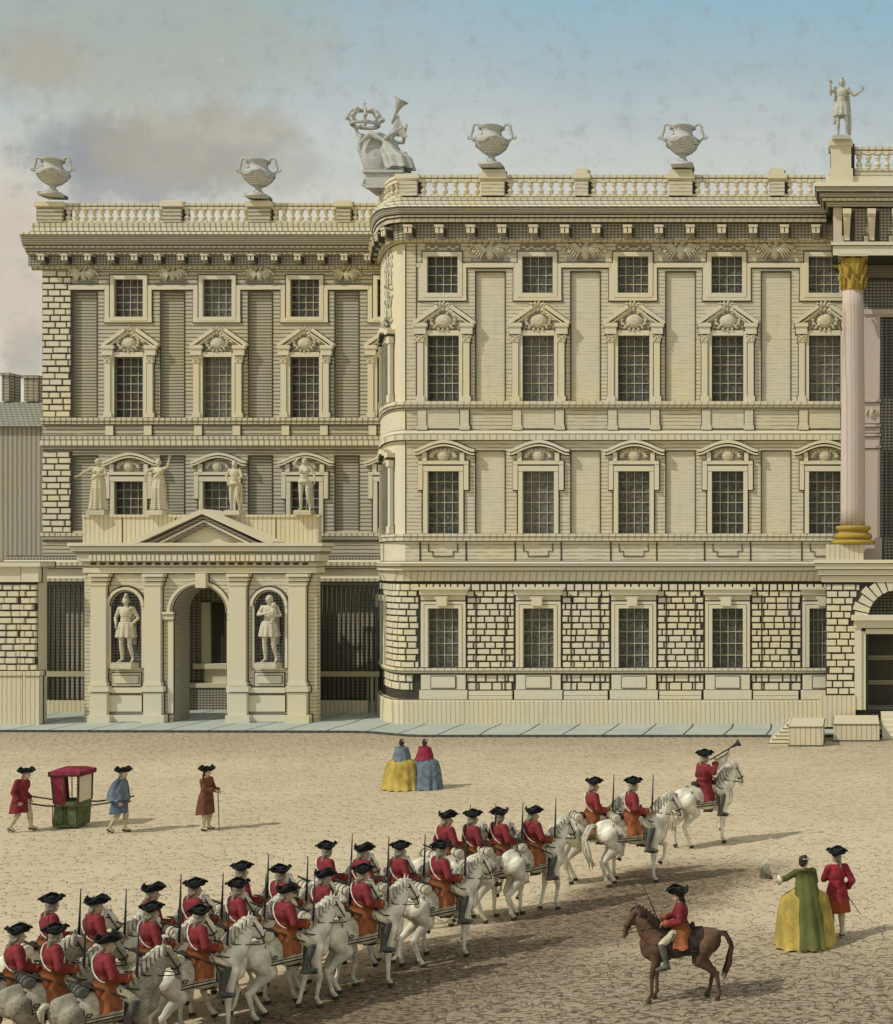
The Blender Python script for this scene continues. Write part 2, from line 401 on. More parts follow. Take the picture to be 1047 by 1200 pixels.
def bricks(mb,u0,u1,z0,z1,rowh,bw,excl,m=0,gap=.055,out=.07,seed=3,quoin=False):
    r=random.Random(seed); n=max(1,round((z1-z0)/rowh)); h=(z1-z0)/n
    for i in range(n):
        za=z0+i*h+gap*.5; zb=z0+(i+1)*h-gap*.5-r.uniform(0,.015); 
        cuts=[(max(u0,a),min(u1,b)) for a,b,c,d in excl if c<zb and d>za]
        cuts=[q for q in cuts if q[0]<q[1]]; cuts.sort(); segs=[];cur=u0
        for a,b in cuts:
            if a>cur: segs.append((cur,a))
            cur=max(cur,b)
        if cur<u1: segs.append((cur,u1))
        for a,b in segs:
            x=a-(bw*.5 if i%2 else 0)*r.uniform(.8,1.2)
            while x<b:
                w=bw*r.uniform(.8,1.25); p=max(x+gap*.4,a); q=min(x+w-gap*.6,b)
                if q-p>.09:
                    dz=r.uniform(-.008,.008); o=out*r.uniform(.7,1.2); c=.02
                    mb.add([(p,0,za+dz),(q,0,za+dz),(q,0,zb+dz),(p,0,zb+dz),(p+c,o,za+dz+c),(q-c,o,za+dz+c),(q-c,o,zb+dz-c),(p+c,o,zb+dz-c)],
                           [(4,5,6,7),(0,1,5,4),(1,2,6,5),(2,3,7,6),(3,0,4,7)],m)
                x+=w
def pane(fac,parent,u0,u1,z0,z1,dep,nc,nr,b=.028):
    mb=fac.mb(); mb.face([(u0,-dep,z0),(u1,-dep,z0),(u1,-dep,z1),(u0,-dep,z1)])
    p=part(mb,'pane','glass',parent)
    g=fac.mb()
    for i in range(1,nc):
        u=u0+(u1-u0)*i/nc; g.box(u-b*.5,u+b*.5,-dep+.004,-dep+.05,z0,z1)
    for j in range(1,nr):
        z=z0+(z1-z0)*j/nr; g.box(u0,u1,-dep+.004,-dep+.044,z-b*.62,z+b*.62)
    part(g,'glazing_bars','bar',parent)
def arc_pts(cx,cz,rx,rz,a0,a1,n=12):
    return [(cx+rx*math.cos(R(a0+(a1-a0)*i/n)),cz+rz*math.sin(R(a0+(a1-a0)*i/n))) for i in range(n+1)]
def strip(mb,pts,th,o0,o1,m=0,ink=1,e=.035):
    """a moulding that follows a line of (u,z) points, thickness th"""
    def offs(t):
        up=[];dn=[]
        for i,p in enumerate(pts):
            a=pts[max(0,i-1)];b=pts[min(len(pts)-1,i+1)];dx,dz=b[0]-a[0],b[1]-a[1];L=math.hypot(dx,dz) or 1
            nx,nz=-dz/L,dx/L; up.append((p[0]+nx*t/2,p[1]+nz*t/2)); dn.append((p[0]-nx*t/2,p[1]-nz*t/2))
        return up,dn
    for t,a,b,mm in ((th,o0,o1,m),)+(((th+2*e,o0,o0+.02,ink),) if ink is not None else ()):
        b+=jit(); up,dn=offs(t)
        for i in range(len(pts)-1):
            q=[up[i],up[i+1],dn[i+1],dn[i]]
            mb.add([(x,a,z) for x,z in q]+[(x,b,z) for x,z in q],[(4,5,6,7),(0,1,5,4),(1,2,6,5),(2,3,7,6),(3,0,4,7)],mm)
def ornament(fac,parent,cu,cz,w,h,out,kind='cartouche',name='carving',seed=1):
    r=random.Random(seed+int(cu*10)); mb=MB(fac.f)
    def E(u,z,a,b,rot=0,d=.09):
        n=10; vs=[];fs=[]
        # small domed leaf lying on the wall
        for k_ in range(n):
            an=2*PI*k_/n; x=a*math.cos(an); y=b*math.sin(an)
            vs.append((u+x*math.cos(rot)-y*math.sin(rot),out,z+x*math.sin(rot)+y*math.cos(rot)))
        for k_ in range(n):
            an=2*PI*k_/n; x=.6*a*math.cos(an); y=.6*b*math.sin(an)
            vs.append((u+x*math.cos(rot)-y*math.sin(rot),out+d*.8,z+x*math.sin(rot)+y*math.cos(rot)))
        vs.append((u,out+d,z))
        for k_ in range(n): fs.append((k_,(k_+1)%n,n+(k_+1)%n,n+k_)); fs.append((n+k_,n+(k_+1)%n,2*n))
        mb.add(vs,fs)
    if kind=='cartouche':
        E(cu,cz-.12*h,.24*w,.26*h,0,.16)
        for sgn in (-1,1):
            mb.tube([(cu+sgn*(.2*w+.14*w*math.cos(t)),out+.07,cz-.05*h+.25*h*math.sin(t)) for t in np.linspace(-2.2,2.4,9)],.035,6)
            for q in range(5):
                E(cu+sgn*w*(.12+.085*q),cz+h*(.30-.09*q)+r.uniform(-.04,.04),.10*w,.05*h+.03,sgn*(.9-.3*q)+r.uniform(-.3,.3))
            mb.tube([(cu+sgn*.16*w,out+.06,cz+.25*h),(cu+sgn*.28*w,out+.1,cz+.48*h),(cu+sgn*.12*w,out+.06,cz+.5*h)],.03,6)
        for q in range(16):
            an=q/16*2*PI; E(cu+w*.33*math.cos(an),cz-.08*h+h*.38*math.sin(an),.07*w,.045*h+.02,an+r.uniform(-.6,.6),.11)
        for q in range(5): E(cu+(q-2)*.09*w,cz+(.5-.03*abs(q-2))*h,.045*w,.13*h,(1-q)*.35)
        mb.box(cu-.36*w,cu+.36*w,out-.03,out-.004,cz-.42*h,cz+.3*h,1)
    elif kind=='eagle':
        E(cu,cz,.10*w,.42*h,0,.14); E(cu+.03*w,cz+.42*h,.05*w,.12*h)
        for sgn in (-1,1):
            for q in range(6):
                a=.05+q*.13; L=w*(.42-.045*q)
                mb.tube([(cu+sgn*.05*w,out+.05,cz+.02*h),(cu+sgn*L*.45,out+.10,cz+.36*h-.07*h*q),(cu+sgn*L*.8,out+.08,cz+.30*h-.10*h*q),(cu+sgn*L,out+.04,cz+.08*h-h*.10*q)],[.05,.055,.045,.02],6)
        for q in range(14):
            sgn=-1 if q%2 else 1; E(cu+sgn*w*(.08+.027*q),cz+h*(.18+.2*math.sin(q*1.9)),.05*w,.11*h,r.uniform(-1.2,1.2),.10)
        mb.box(cu-.38*w,cu+.38*w,out-.03,out-.006,cz-.55*h,cz-.28*h,1)
    elif kind=='scroll':
        for sgn in (-1,1):
            for q in range(4): E(cu+sgn*w*(.06+.11*q),cz+(.12*h if q%2 else -.12*h),.075*w,.2*h,sgn*(.5 if q%2 else -.5),.06)
        mb.box(cu-.5*w,cu+.5*w,out-.02,out-.006,cz-.5*h,cz+.5*h,1)
    elif kind=='trophy':
        for q in range(26):
            t=q/25; E(cu+w*.32*math.sin(q*2.1),cz+h*(.5-t),.18*w,.028*h+.03,r.uniform(-1.3,1.3),.07)
        mb.tube([(cu-.3*w,out+.05,cz+.48*h),(cu+.2*w,out+.08,cz+.1*h),(cu-.1*w,out+.05,cz-.45*h)],.04,6)
    elif kind=='oval':
        E(cu,cz,.19*w,.44*h,0,.13)
        for q in range(10):
            a=q/9*PI; E(cu+w*.36*math.cos(a),cz-.1*h+.42*h*math.sin(a),.075*w,.13*h,a,.08)
        mb.box(cu-.46*w,cu+.46*w,out-.02,out-.006,cz-.5*h,cz+.2*h,1)
    return part(mb,name,['carve','shade'],parent,smooth=False)
def ribbon(fac,mb,xl,xr,x0,x1,yh,yb,out=.07,m=0):
    """raised moulding: runs level at yh, drops round the attic window between x0..x1 to yb"""
    fac.rect(mb,x0-5,x0,yh,yb,0,out,m); fac.rect(mb,x1,x1+5,yh,yb,0,out,m); fac.rect(mb,x0-5.3,x1+5.3,yb-5,yb,0,out+.01,m)
    fac.rect(mb,x1+4,xr,yh,yh+5.2,0,out+.012,m)
    if xl is not None: fac.rect(mb,xl,x0-4,yh,yh+5.2,0,out+.012,m)
def window_attic(fac,parent,cx,yt,yb,hw,nc=4,nr=4,k=1.,clip=None):
    mb=fac.mb(); c=clip or 9999
    for a,b,c1,d1 in ((-hw-5*k,-hw,yt-5*k,yb+5*k),(hw,hw+5*k,yt-5*k,yb+5*k),(-hw,hw,yt-5*k,yt),(-hw,hw,yb,yb+5*k)):
        if cx+a<c: fac.rect(mb,cx+a,min(c,cx+b),c1,d1,0,.10,0,ink=None)
    fac.rect(mb,cx-hw-6.2*k,min(c,cx+hw+6.2*k),yt-6.2*k,yt-5.2*k,0,.03,1,None); fac.rect(mb,cx-hw-6.2*k,min(c,cx+hw+6.2*k),yb+5.2*k,yb+6.4*k,0,.03,1,None)
    if cx+hw+5*k<c: fac.rect(mb,cx+hw+5*k,cx+hw+6.4*k,yt-6*k,yb+6*k,0,.03,1,None)
    fac.rect(mb,cx-hw-6.2*k,cx-hw-5*k,yt-6*k,yb+6*k,0,.03,1,None)
    w=part(mb,'window',['plain','ink'],parent)
    pane(fac,w,fac.U(cx-hw),min(fac.U(c),fac.U(cx+hw)),fac.Z(yb),fac.Z(yt),.24,nc,nr)
    return w
def window_second(fac,parent,cx,yt,yb,hw,k=1.,nc=4,nr=7,ywband=None):
    mb=fac.mb()
    fac.rect(mb,cx-hw-4*k,cx-hw,yt-6*k,yb,0,.09); fac.rect(mb,cx+hw,cx+hw+4*k,yt-6*k,yb,0,.09)
    fac.rect(mb,cx-hw,cx+hw,yt-7*k,yt-1*k,0,.11)
    for s in (-1,1):
        a,b=sorted((cx+s*(hw+5*k),cx+s*(hw+12*k))); fac.rect(mb,a,b,yt+6*k,yb-6*k,0,.15)          # pilaster shaft
        fac.rect(mb,a-1.5*k,b+1.5*k,yb-6*k,yb,0,.19)
        fac.rect(mb,a-1*k,b+1*k,yt-1*k,yt+6*k,0,.19)
    w=part(mb,'window',['plain','ink'],parent)
    for s in (-1,1):                                                                               # volutes of the capitals
        mb=fac.mb(); u=fac.U(cx+s*(hw+8.5*k),.3)
        for q in (-1,1):
            mb.tube([(u+q*.13*k+.09*k*math.cos(t)*q,.21,fac.Z(yt+1*k,.3)+.10*k*math.sin(t)) for t in np.linspace(0,5,8)],.026,6)
        part(mb,'capital','carve',w)
    pm=fac.mb()
    for s in (-1,1):
        a,b=sorted((cx+s*(hw+2*k),cx+s*(hw+15.5*k))); fac.rect(pm,a,b,yt-11*k,yt-3*k,0,.20); fac.rect(pm,a-1.2*k,b+1.2*k,yt-16*k,yt-11.5*k,0,.25)
        o=.38; pts=[(fac.U(cx+s*(hw+17*k),o),fac.Z(yt-16.5*k,o)),(fac.U(cx+s*(hw*.42),o),fac.Z(yt-36*k,o))]
        strip(pm,pts,.17*k,.0,.26); strip(pm,[(p[0]-s*.10,p[1]-.16) for p in pts],.07*k,.0,.19)
    part(pm,'pediment',['plain','ink'],w)
    ornament(fac,w,fac.U(cx,.1),fac.Z(yt-22*k,.1),1.65*k,1.25*k,.08,'cartouche')
    pane(fac,w,fac.U(cx-hw),fac.U(cx+hw),fac.Z(yb),fac.Z(yt),.28,nc,nr)
    return w
def window_first(fac,parent,cx,yt,yb,hw,k=1.,nc=4,nr=6):
    mb=fac.mb()
    fac.rect(mb,cx-hw-5*k,cx-hw,yt,yb,0,.10,0,None); fac.rect(mb,cx+hw,cx+hw+5*k,yt,yb,0,.10,0,None)
    fac.rect(mb,cx-hw-5*k,cx+hw+5*k,yt-6*k,yt,0,.12,0,None)
    for s in (-1,1):
        a,b=sorted((cx+s*(hw+5.8*k),cx+s*(hw+11*k))); fac.rect(mb,a,b,yt-11*k,yt+22*k,0,.13)
        a,b=sorted((cx+s*(hw+5*k),cx+s*(hw+6.6*k))); fac.rect(mb,a,b,yt+22*k,yb,0,.03,1,None)
    fac.rect(mb,cx-hw-11*k,cx+hw+11*k,yt-12*k,yt-8*k,0,.15)
    w=part(mb,'window',['plain','ink'],parent)
    pm=fac.mb(); o=.34; pts=[]
    for t in np.linspace(-1,1,19):
        yy=yt-19*k-16*k*(math.cos(t*2.35)*.5+.5)**.8
        if abs(t)>.85: yy-=2.0*k*(abs(t)-.85)/.15
        pts.append((fac.U(cx+t*(hw+17*k),o),fac.Z(yy,o)))
    strip(pm,pts,.13*k,0,.25); strip(pm,[(p[0],p[1]-.17*k) for p in pts],.07*k,0,.27)
    for s in (-1,1):
        a,b=sorted((cx+s*(hw+1*k),cx+s*(hw+6*k))); fac.rect(pm,a,b,yt-22*k,yt-11*k,0,.16)
    part(pm,'pediment',['plain','ink'],w)
    ornament(fac,w,fac.U(cx,.05),fac.Z(yt-19*k,.05),1.5*k,.66*k,.05,'oval')
    pane(fac,w,fac.U(cx-hw),fac.U(cx+hw),fac.Z(yb),fac.Z(yt),.28,nc,nr)
    return w
def window_ground(fac,parent,cx,yt,yb,hw,nc=4,nr=5,clip=None):
    mb=fac.mb(); c=clip or 9999
    for a,b,c1,d1 in ((-hw-4,-hw,yt-4,yb),(hw,hw+4,yt-4,yb),(-hw,hw,yt-4,yt)):
        if cx+a<c: fac.rect(mb,cx+a,min(c,cx+b),c1,d1,0,.13,0,None)
    for a,b,c1,d1 in ((-hw-8.2,-hw-4.6,yt-8,yb),(hw+4.6,hw+8.2,yt-8,yb),(-hw-8.2,hw+8.2,yt-8,yt-4.8)):
        if cx+a<c: fac.rect(mb,cx+a,min(c,cx+b),c1,d1,0,.10)
    fac.rect(mb,cx-hw-10,min(c,cx+hw+10),yt-22,yt-16,0,.26); fac.rect(mb,cx-hw-12,min(c,cx+hw+12),yt-25,yt-22,0,.36)
    fac.rect(mb,cx-hw-8,min(c,cx+hw+8),yt-15.5,yt-9.5,0,.06)
    fac.rect(mb,cx-8,cx+4,yt-13,yt-3,0,.3); fac.rect(mb,cx-10,cx+6,yt-15,yt-11,0,.2)
    w=part(mb,'window',['plain','ink'],parent)
    pane(fac,w,fac.U(cx-hw),min(fac.U(c),fac.U(cx+hw)),fac.Z(yb),fac.Z(yt),.28,nc,nr)
    return w
# balusters -------------------------------------------------------
def baluster_mesh(h,name='baluster'):
    mb=MB(); p=[(.11,0),(.11,.07),(.05,.08),(.06,.12),(.115,.22),(.12,.30),(.08,.42),(.045,.49),(.075,.52),(.045,.55),(.06,.62),(.10,.72),(.11,.80),(.06,.88),(.05,.91),(.11,.92),(.11,1.)]
    mb.lathe([(r*1.25,z*h) for r,z in p],seg=10); return mb.mesh(name,['plain'],True)
def balustrade(fac,parent,out,ytop,ybot,piers,x0,x1,pitch,name='balustrade',curve=None,bmat='plain',pmat='wall',cap=None):
    """piers: (x left, x right, extra height px)"""
    Zt=fac.Z(ytop,out); Zb=fac.Z(ybot,out); rh=.30; fh=.10
    mb=fac.mb(); u0=fac.U(x0,out); u1=fac.U(x1,out)
    segs=us_main(X0M-CURVE,u1) if curve else [u0,u1]
    for a,b in zip(segs[:-1],segs[1:]):
        mb.box(a,b,out-.2,out+.06,Zt-.13,Zt,0); mb.box(a,b,out-.16,out+.03,Zt-rh,Zt-.17,0); mb.box(a,b,out-.15,out+.015,Zt-.18,Zt-.12,1)
        mb.box(a,b,out-.2,out+.04,Zb,Zb+fh,0)
    bal=part(mb,name,['tick','ink'],parent)
    bm=baluster_mesh(Zt-rh-Zb-fh)
    ext=[(fac.U(a,out),fac.U(b,out)) for a,b,_ in piers]; 
    for (a,b,ex) in piers:
        mb=fac.mb(); ua,ub=fac.U(a,out),fac.U(b,out)
        mb.obox(ua,ub,Zb,Zt-.2,out-.3,out+.16,0,1); 
        mb.box(ua+.05,ub+.22,out-.33,out-.02,Zb,Zt-.16,1)  # dark slab paints the pier's shade on its right side
        mb.obox(ua-.1,ub+.1,Zt-.2,Zt+.02,out-.34,out+.24,2,1)
        if ex: mb.obox(ua+.02,ub-.02,Zt+.02,Zt+.02+ex*.039,out-.3,out+.15,2,1)
        part(mb,'pier',[pmat,'ink','plain'],bal)
    start=(X0M-CURVE+.2) if curve else u0
    edges=[start]+[e for p in ext for e in p]+[u1]; edges=sorted(edges)
    # spans between piers
    sp=[];cur=start
    for a,b in sorted(ext):
        if a-cur>.3: sp.append((cur,a))
        cur=max(cur,b)
    if u1-cur>.3: sp.append((cur,u1))
    for a,b in sp:
        n=max(1,int(round((b-a)/pitch))); st=(b-a)/n
        for i in range(n):
            p=fac.f(a+(i+.5)*st,out-.07,Zb+fh); newobj('baluster',bm,bal,p)
    return bal
# ================================================================== the main block
main=empty('palace_block',(PX(700,YM),YM,0.12),'tall pale stone palace block with curved left corner and four rows of windows','palace')
CM=[519.5,631,743,853,967]; XR=1010
holes=[];exg=[]
H=lambda cx,hw,yt,yb,d,bm: (FM.U(cx-hw),FM.U(cx+hw),FM.Z(yb),FM.Z(yt),d,bm)
for c in CM:
    hw=17 if c<900 else 15
    holes+= [H(c-1,18,300,343,.25,None),H(c,18.5,394,470,.29,None),H(c,18.5,552,625,.29,None)]
for a in (558,669.5,781,893): holes+=[(FM.U(a),FM.U(a+34),FM.Z(471),FM.Z(319),.09,1),(FM.U(a),FM.U(a+34),FM.Z(625),FM.Z(529),.09,1)]
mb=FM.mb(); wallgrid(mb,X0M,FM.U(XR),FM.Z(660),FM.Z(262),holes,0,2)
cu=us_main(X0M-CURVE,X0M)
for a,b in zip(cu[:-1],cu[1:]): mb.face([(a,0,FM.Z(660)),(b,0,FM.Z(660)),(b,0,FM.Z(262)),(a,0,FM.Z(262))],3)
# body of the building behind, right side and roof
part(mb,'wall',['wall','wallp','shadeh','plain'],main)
mb=MB(); zt=FM.Z(236); xa=X0M-2.85
mb.face([(xa+.3,YW,zt),(X0M-1.5,YM+1.6,zt),(X0M,YM+.7,zt),(FM.U(1300),YM+.7,zt),(FM.U(1300),YM+18,zt),(xa+.3,YM+18,zt)])
part(mb,'roof','roof',main)
mb=MB(); mb.box(xa+.25,FM.U(1300),YM+17.9,YM+18.1,0,zt-.05); mb.face([(xa+.26,YW,0),(xa+.26,YM+18,0),(xa+.26,YM+18,zt),(xa+.26,YW,zt)])
part(mb,'rear_wall','wall',main)
# ground storey with rusticated blocks
gh=[(FM.U(c-18),FM.U(c+18),FM.Z(782),FM.Z(713),.29,None) for c in CM]
mb=FM.mb(); wallgrid(mb,X0M,FM.U(XR),FM.Z(850),FM.Z(676),gh,0,1)
for a,b in zip(cu[:-1],cu[1:]): mb.face([(a,0,FM.Z(850)),(b,0,FM.Z(850)),(b,0,FM.Z(676)),(a,0,FM.Z(676))],0)
part(mb,'ground_storey_wall',['ink','shadeh'],main)
ex=[(FM.U(c-28),FM.U(c+28),FM.Z(784),FM.Z(686),) for c in CM]+[(FM.U(c-27),FM.U(c+27),FM.Z(812),FM.Z(786)) for c in CM]
for i in range(1,5):
    a=CM[i-1]+28.4; b=CM[i]-28.4
    mb=FM.mb(); bricks(mb,FM.U(a),FM.U(b),FM.Z(782.5),FM.Z(692),.285,.50,[],gap=.06,seed=5+i); part(mb,'rustication','rust',main)
    mb=FM.mb(); bricks(mb,FM.U(a),FM.U(b),FM.Z(809),FM.Z(790),.36,.55,[],gap=.06,seed=15+i); part(mb,'rustication','rust',main)
for a in (558,669.5,781,893):
    for q in (a,a+34): mb=FM.mb(); FM.rect(mb,q-.7,q+.7,697,809,0,.09,0,None); part(mb,'panel_joint','ink',main)
mb=FM.mb()
bricks(mb,X0M-CURVE+2.6,FM.U(490.8),FM.Z(782.5),FM.Z(684),.285,.50,[],seed=7); part(mb,'rustication','rust',main); mb=FM.mb(); bricks(mb,X0M-CURVE+2.6,FM.U(484),FM.Z(809),FM.Z(790),.36,.5,[],seed=8)
part(mb,'rustication','rust',main)
# aprons under the ground windows
mb=FM.mb()
for c in CM:
    FM.rect(mb,c-26,min(c+26,969),791,808,0,.16); FM.rect(mb,c-14,min(969,c+14),793,806,.16,.215)
    FM.rect(mb,c-28,min(c+28,969),809,820,0,.22)
for a,b in zip(CM[:-1],CM[1:]): FM.rect(mb,a+30,b-31,810,815,0,.2); FM.rect(mb,a+30,b-31,815.6,820,0,.24)
part(mb,'apron',['plain','ink'],main)
# horizontal mouldings swept round the curved corner
US=us_main(X0M-CURVE,FM.U(969)); USF=us_main(X0M-CURVE,FM.U(990))
P_=lambda rows:prof_px(FM,rows)
def course(name,rows,us,mats=('tick','ink','shadeh','hv','plain'),fac=FM,parent=None):
    return part(sweep(fac.f,us,prof_px(fac,rows)),name,list(mats),parent or main)
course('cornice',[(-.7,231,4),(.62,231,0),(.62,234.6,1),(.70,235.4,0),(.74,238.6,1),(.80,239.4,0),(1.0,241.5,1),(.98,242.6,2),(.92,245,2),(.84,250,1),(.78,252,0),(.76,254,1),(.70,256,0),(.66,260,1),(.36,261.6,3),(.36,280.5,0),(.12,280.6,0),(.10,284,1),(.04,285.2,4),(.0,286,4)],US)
course('string_course',[(0,470,4),(.24,470,0),(.24,474,1),(.20,474.8,0),(.14,477.6,1),(.08,478.8,4),(.07,479.5,4)],USF)
course('string_course',[(.05,503.6,1),(.10,504.4,4),(.16,508,1),(.2,509,0),(.2,515.4,1),(.05,516.6,4),(.0,517.2,4)],USF)
course('string_course',[(0,625.5,4),(.22,625.5,0),(.22,628.6,1),(.17,629.4,0),(.17,633.6,1),(.05,634.8,4),(0,635.4,4)],USF)
course('string_course',[(.0,657.4,1),(.12,658.2,4),(.55,660.4,1),(.60,661.2,4),(.56,663.5,1),(.46,664.8,4),(.44,668.6,1),(.30,669.6,0),(.26,674,0),(.22,677.6,0),(.2,681,1),(.06,682.6,4)],USF)
course('sill_course',[(0,783,4),(.26,783,0),(.26,786,1),(.20,786.8,4),(.12,789,1),(0,790.4,1)],US)
course('plinth',[(0,819.6,4),(.24,819.8,1),(.30,820.8,4),(.34,822,4),(.36,849,4),(.36,850,4)],US,('plinth','ink','plinth','plinth','plinth'))
mb=FM.mb()                                            # dentil blocks under the first cornice
u=X0M-CURVE+.5; r=random.Random(2)
while u<FM.U(968):
    w=r.uniform(.24,.42); mb.box(u,u+w-.08,.0,.13,FM.Z(691.5),FM.Z(684.5)); u+=w
part(mb,'dentils','rust',main)
# vertical pedestals between string courses
for c in CM:
    mb=FM.mb()
    for s in (-1,1):
        a,b=sorted((c+s*20,c+s*30)); pb=FM.mb()
        if b<985: FM.rect(pb,a,b,480,503,0,.09)
        a,b=sorted((c+s*19,c+s*31))
        if b<985: FM.rect(pb,a,b,498.5,503.4,0,.14)
        part(pb,'pedestal',['wallp','ink'],main)
    FM.rect(mb,c-19,min(c+19,985),480,502,0,.03,0,1,e=.02)
    for s in (-1,1):
        q=c+s*27
        if q<985: jb=FM.mb(); FM.rect(jb,q-.8,q+.8,635,657,0,.02,1,None); part(jb,'panel_joint',['plain','ink'],main)
    part(mb,'pedestal_panel',['wallp','ink'],main); mb=FM.mb()
    # lobed apron panel
    st=[(-17,637),(-17,646),(-12,646),(-12,652),(12,652),(12,646),(17,646),(17,637)]
    if c<900: strip(mb,[(FM.U(c+a),FM.Z(y)) for a,y in st],.035,0,.03,1,None)
    else: strip(mb,[(FM.U(c+a),FM.Z(y)) for a,y in st[:5]],.035,0,.03,1,None)
    part(mb,'apron_panel',['wallp','ink'],main)
mb=FM.mb()
for q in (475.5,488,): FM.rect(mb,q-.5,q+.5,286,470,0,.02,1,None); 
for q in (475.5,): FM.rect(mb,q-.5,q+.5,517,625,0,.02,1,None); FM.rect(mb,q-.5,q+.5,479,503,0,.02,1,None)
part(mb,'corner_joint',['wallp','ink'],main)
# recessed panel frames' shadow joints and the stepping ribbon moulding
mb=FM.mb()
for i,c in enumerate(CM):
    xl=CM[i-1]+30 if i else None; xr=CM[i+1]-28 if i<4 else 985
    c2=c-1
    if i<4: ribbon(FM,mb,None if i else 488.5,(c+CM[i+1])/2+1,c2-23,c2+23,308,352)
    else: ribbon(FM,mb,(CM[3]+c)/2,990,c2-23,c2+23,308,352)
    if i: FM.rect(mb,(c+CM[i-1])/2-.5,c2-27,308,313.2,0,.083)
part(mb,'ribbon_moulding',['plain','ink'],main)
mb=FM.mb()
for a in (558,669.5,781,893):
    for (yt,yb) in ((319,471),(529,625)):
        FM.rect(mb,a-1.1,a+.2,yt-1,yb,0,.035,0,None); FM.rect(mb,a+33.6,a+34.6,yt-1,yb,0,.02,0,None); FM.rect(mb,a-1.1,a+34.6,yt-1.6,yt-.2,0,.036,0,None)
part(mb,'panel_joint','ink',main)
for i,c in enumerate(CM):
    window_attic(FM,main,c-1,300,343,18); window_second(FM,main,c,394,470,18.5); window_first(FM,main,c,552,625,18.5)
    window_ground(FM,main,c,713,782,18,clip=969 if i==4 else None,nc=4)
    if c<950: ornament(FM,main,FM.U(c),FM.Z(290.5,.05),1.62,.34,.04,'scroll','frieze_carving',seed=i)
    if i<4: ornament(FM,main,FM.U(c+55.5),FM.Z(294.5,.05),2.25,.85,.05,'eagle','eagle_relief',seed=i)
# modillions under the cornice
def modillion_mesh(s=1.):
    mb=MB(); mb.box(-.2*s,.2*s,-.36,0,.0,.30*s,0); mb.box(-.23*s,.23*s,-.40,0,.30*s,.40*s,0); mb.box(-.02,.02,-.37,-.3,.02,.28*s,1)
    mb.box(-.17*s,.22*s,-.20,0,-.20*s,-.01,2); mb.box(.20*s,.27*s,-.30,0,-.1,.28*s,1); return mb.mesh('modillion',['plain','ink','shade'])  # dark blocks paint the shadow hanging below and to the right
mm=modillion_mesh(.9); x=481.
while x<966:
    newobj('modillion',mm,main,FM.f(FM.U(x,.36),.36,FM.Z(274,.5))); x+=36.6
for q in (.55,1.5,2.5,3.6,4.7):
    o=newobj('modillion',mm,main,FM.f(X0M-q,.36,FM.Z(274,.5))); a=FM.f(X0M-q,0,0); b=FM.f(X0M-q,1,0); o.rotation_euler.z=math.atan2(b[1]-a[1],b[0]-a[0])+PI/2
# slender corner windows on the curve
def curve_window(u0,u1,yt,yb,name='corner_window'):
    mb=FM.mb(); zt,zb=FM.Z(yt),FM.Z(yb)
    mb.obox(u0,u0+.32,zb,zt,0,.22); mb.obox(u1-.30,u1,zb,zt,0,.22); mb.obox(u0-.08,u0+.4,zb,zb+.35,0,.28); mb.obox(u1-.38,u1+.08,zb,zb+.35,0,.28)
    mb.obox(u0-.06,u0+.38,zt-.3,zt,0,.3); mb.obox(u1-.36,u1+.06,zt-.3,zt,0,.3)
    n=8
    for i in range(n):
        a=u0-.1+(u1-u0+.2)*i/n; b=u0-.1+(u1-u0+.2)*(i+1)/n; zz=zt+.05+.35*math.sin(PI*(i+.5)/n); mb.box(a,b,0,.4,zz,zz+.22,0); mb.box(a,b,0,.3,zz-.09,zz,1)
    w=part(mb,name,['plain','ink'],main)
    g=FM.mb(); n=6
    for i in range(n):
        a=u0+.32+(u1-u0-.62)*i/n; b=u0+.32+(u1-u0-.62)*(i+1)/n; g.face([(a,.03,zb),(b,.03,zb),(b,.03,zt),(a,.03,zt)])
    part(g,'pane','glass',w)
curve_window(X0M-4.55,X0M-.95,392,470); curve_window(X0M-4.55,X0M-.95,538,625)
mb=FM.mb(); mb.obox(X0M-4.3,X0M-4.0,FM.Z(783),FM.Z(706),0,.2); mb.obox(X0M-2.5,X0M-2.2,FM.Z(783),FM.Z(706),0,.2); mb.obox(X0M-4.4,X0M-2.1,FM.Z(706),FM.Z(699),0,.26)
w=part(mb,'corner_window',['plain','ink'],main); g=FM.mb()
for i in range(4): a=X0M-4+.375*i; g.face([(a,.03,FM.Z(783)),(a+.375,.03,FM.Z(783)),(a+.375,.03,FM.Z(706)),(a,.03,FM.Z(706))])
part(g,'pane','glass',w)
ornament(FM,main,X0M-1.9,FM.Z(330),1.9,3.2,.04,'trophy','trophy_relief')
ornament(FM,main,X0M-2.6,FM.Z(376),2.2,.6,.3,'scroll','corner_carving')
balustrade(FM,main,.25,205,230,[(472,490,0),(565,592,5),(675,690,6),(785,812,5),(903,920,6)],475,968,.45,curve=True)
# ================================================================== the wing
wing=empty('palace_wing',(PX(245,YW),YW,0.12),'greyer set-back palace wing on the left with three bays of windows above the statues','palace wing')
CW=[150.5,254.5,357.,459.]; k=.926
H=lambda cx,hw,yt,yb,d,bm,f=FW: (f.U(cx-hw),f.U(cx+hw),f.Z(yb),f.Z(yt),d,bm)
holes=[]
XJ=446
for i,c in enumerate(CW):
    holes+=[H(c,17.,327,371,.25,None),H(c,17,419,489,.29,None),H(c,17,564,624,.29,None)]
for a in (86,188.5,291.5,393): holes+=[(FW.U(a),FW.U(a+27.5),FW.Z(490),FW.Z(343),.15,1),(FW.U(a),FW.U(a+27.5),FW.Z(622),FW.Z(535),.15,1)]
mb=FW.mb(); UE=FW.U(478); wallgrid(mb,FW.U(50),UE,FW.Z(662),FW.Z(295),holes,0,2); part(mb,'wall',['wallw','wallwp','shadeh'],wing)
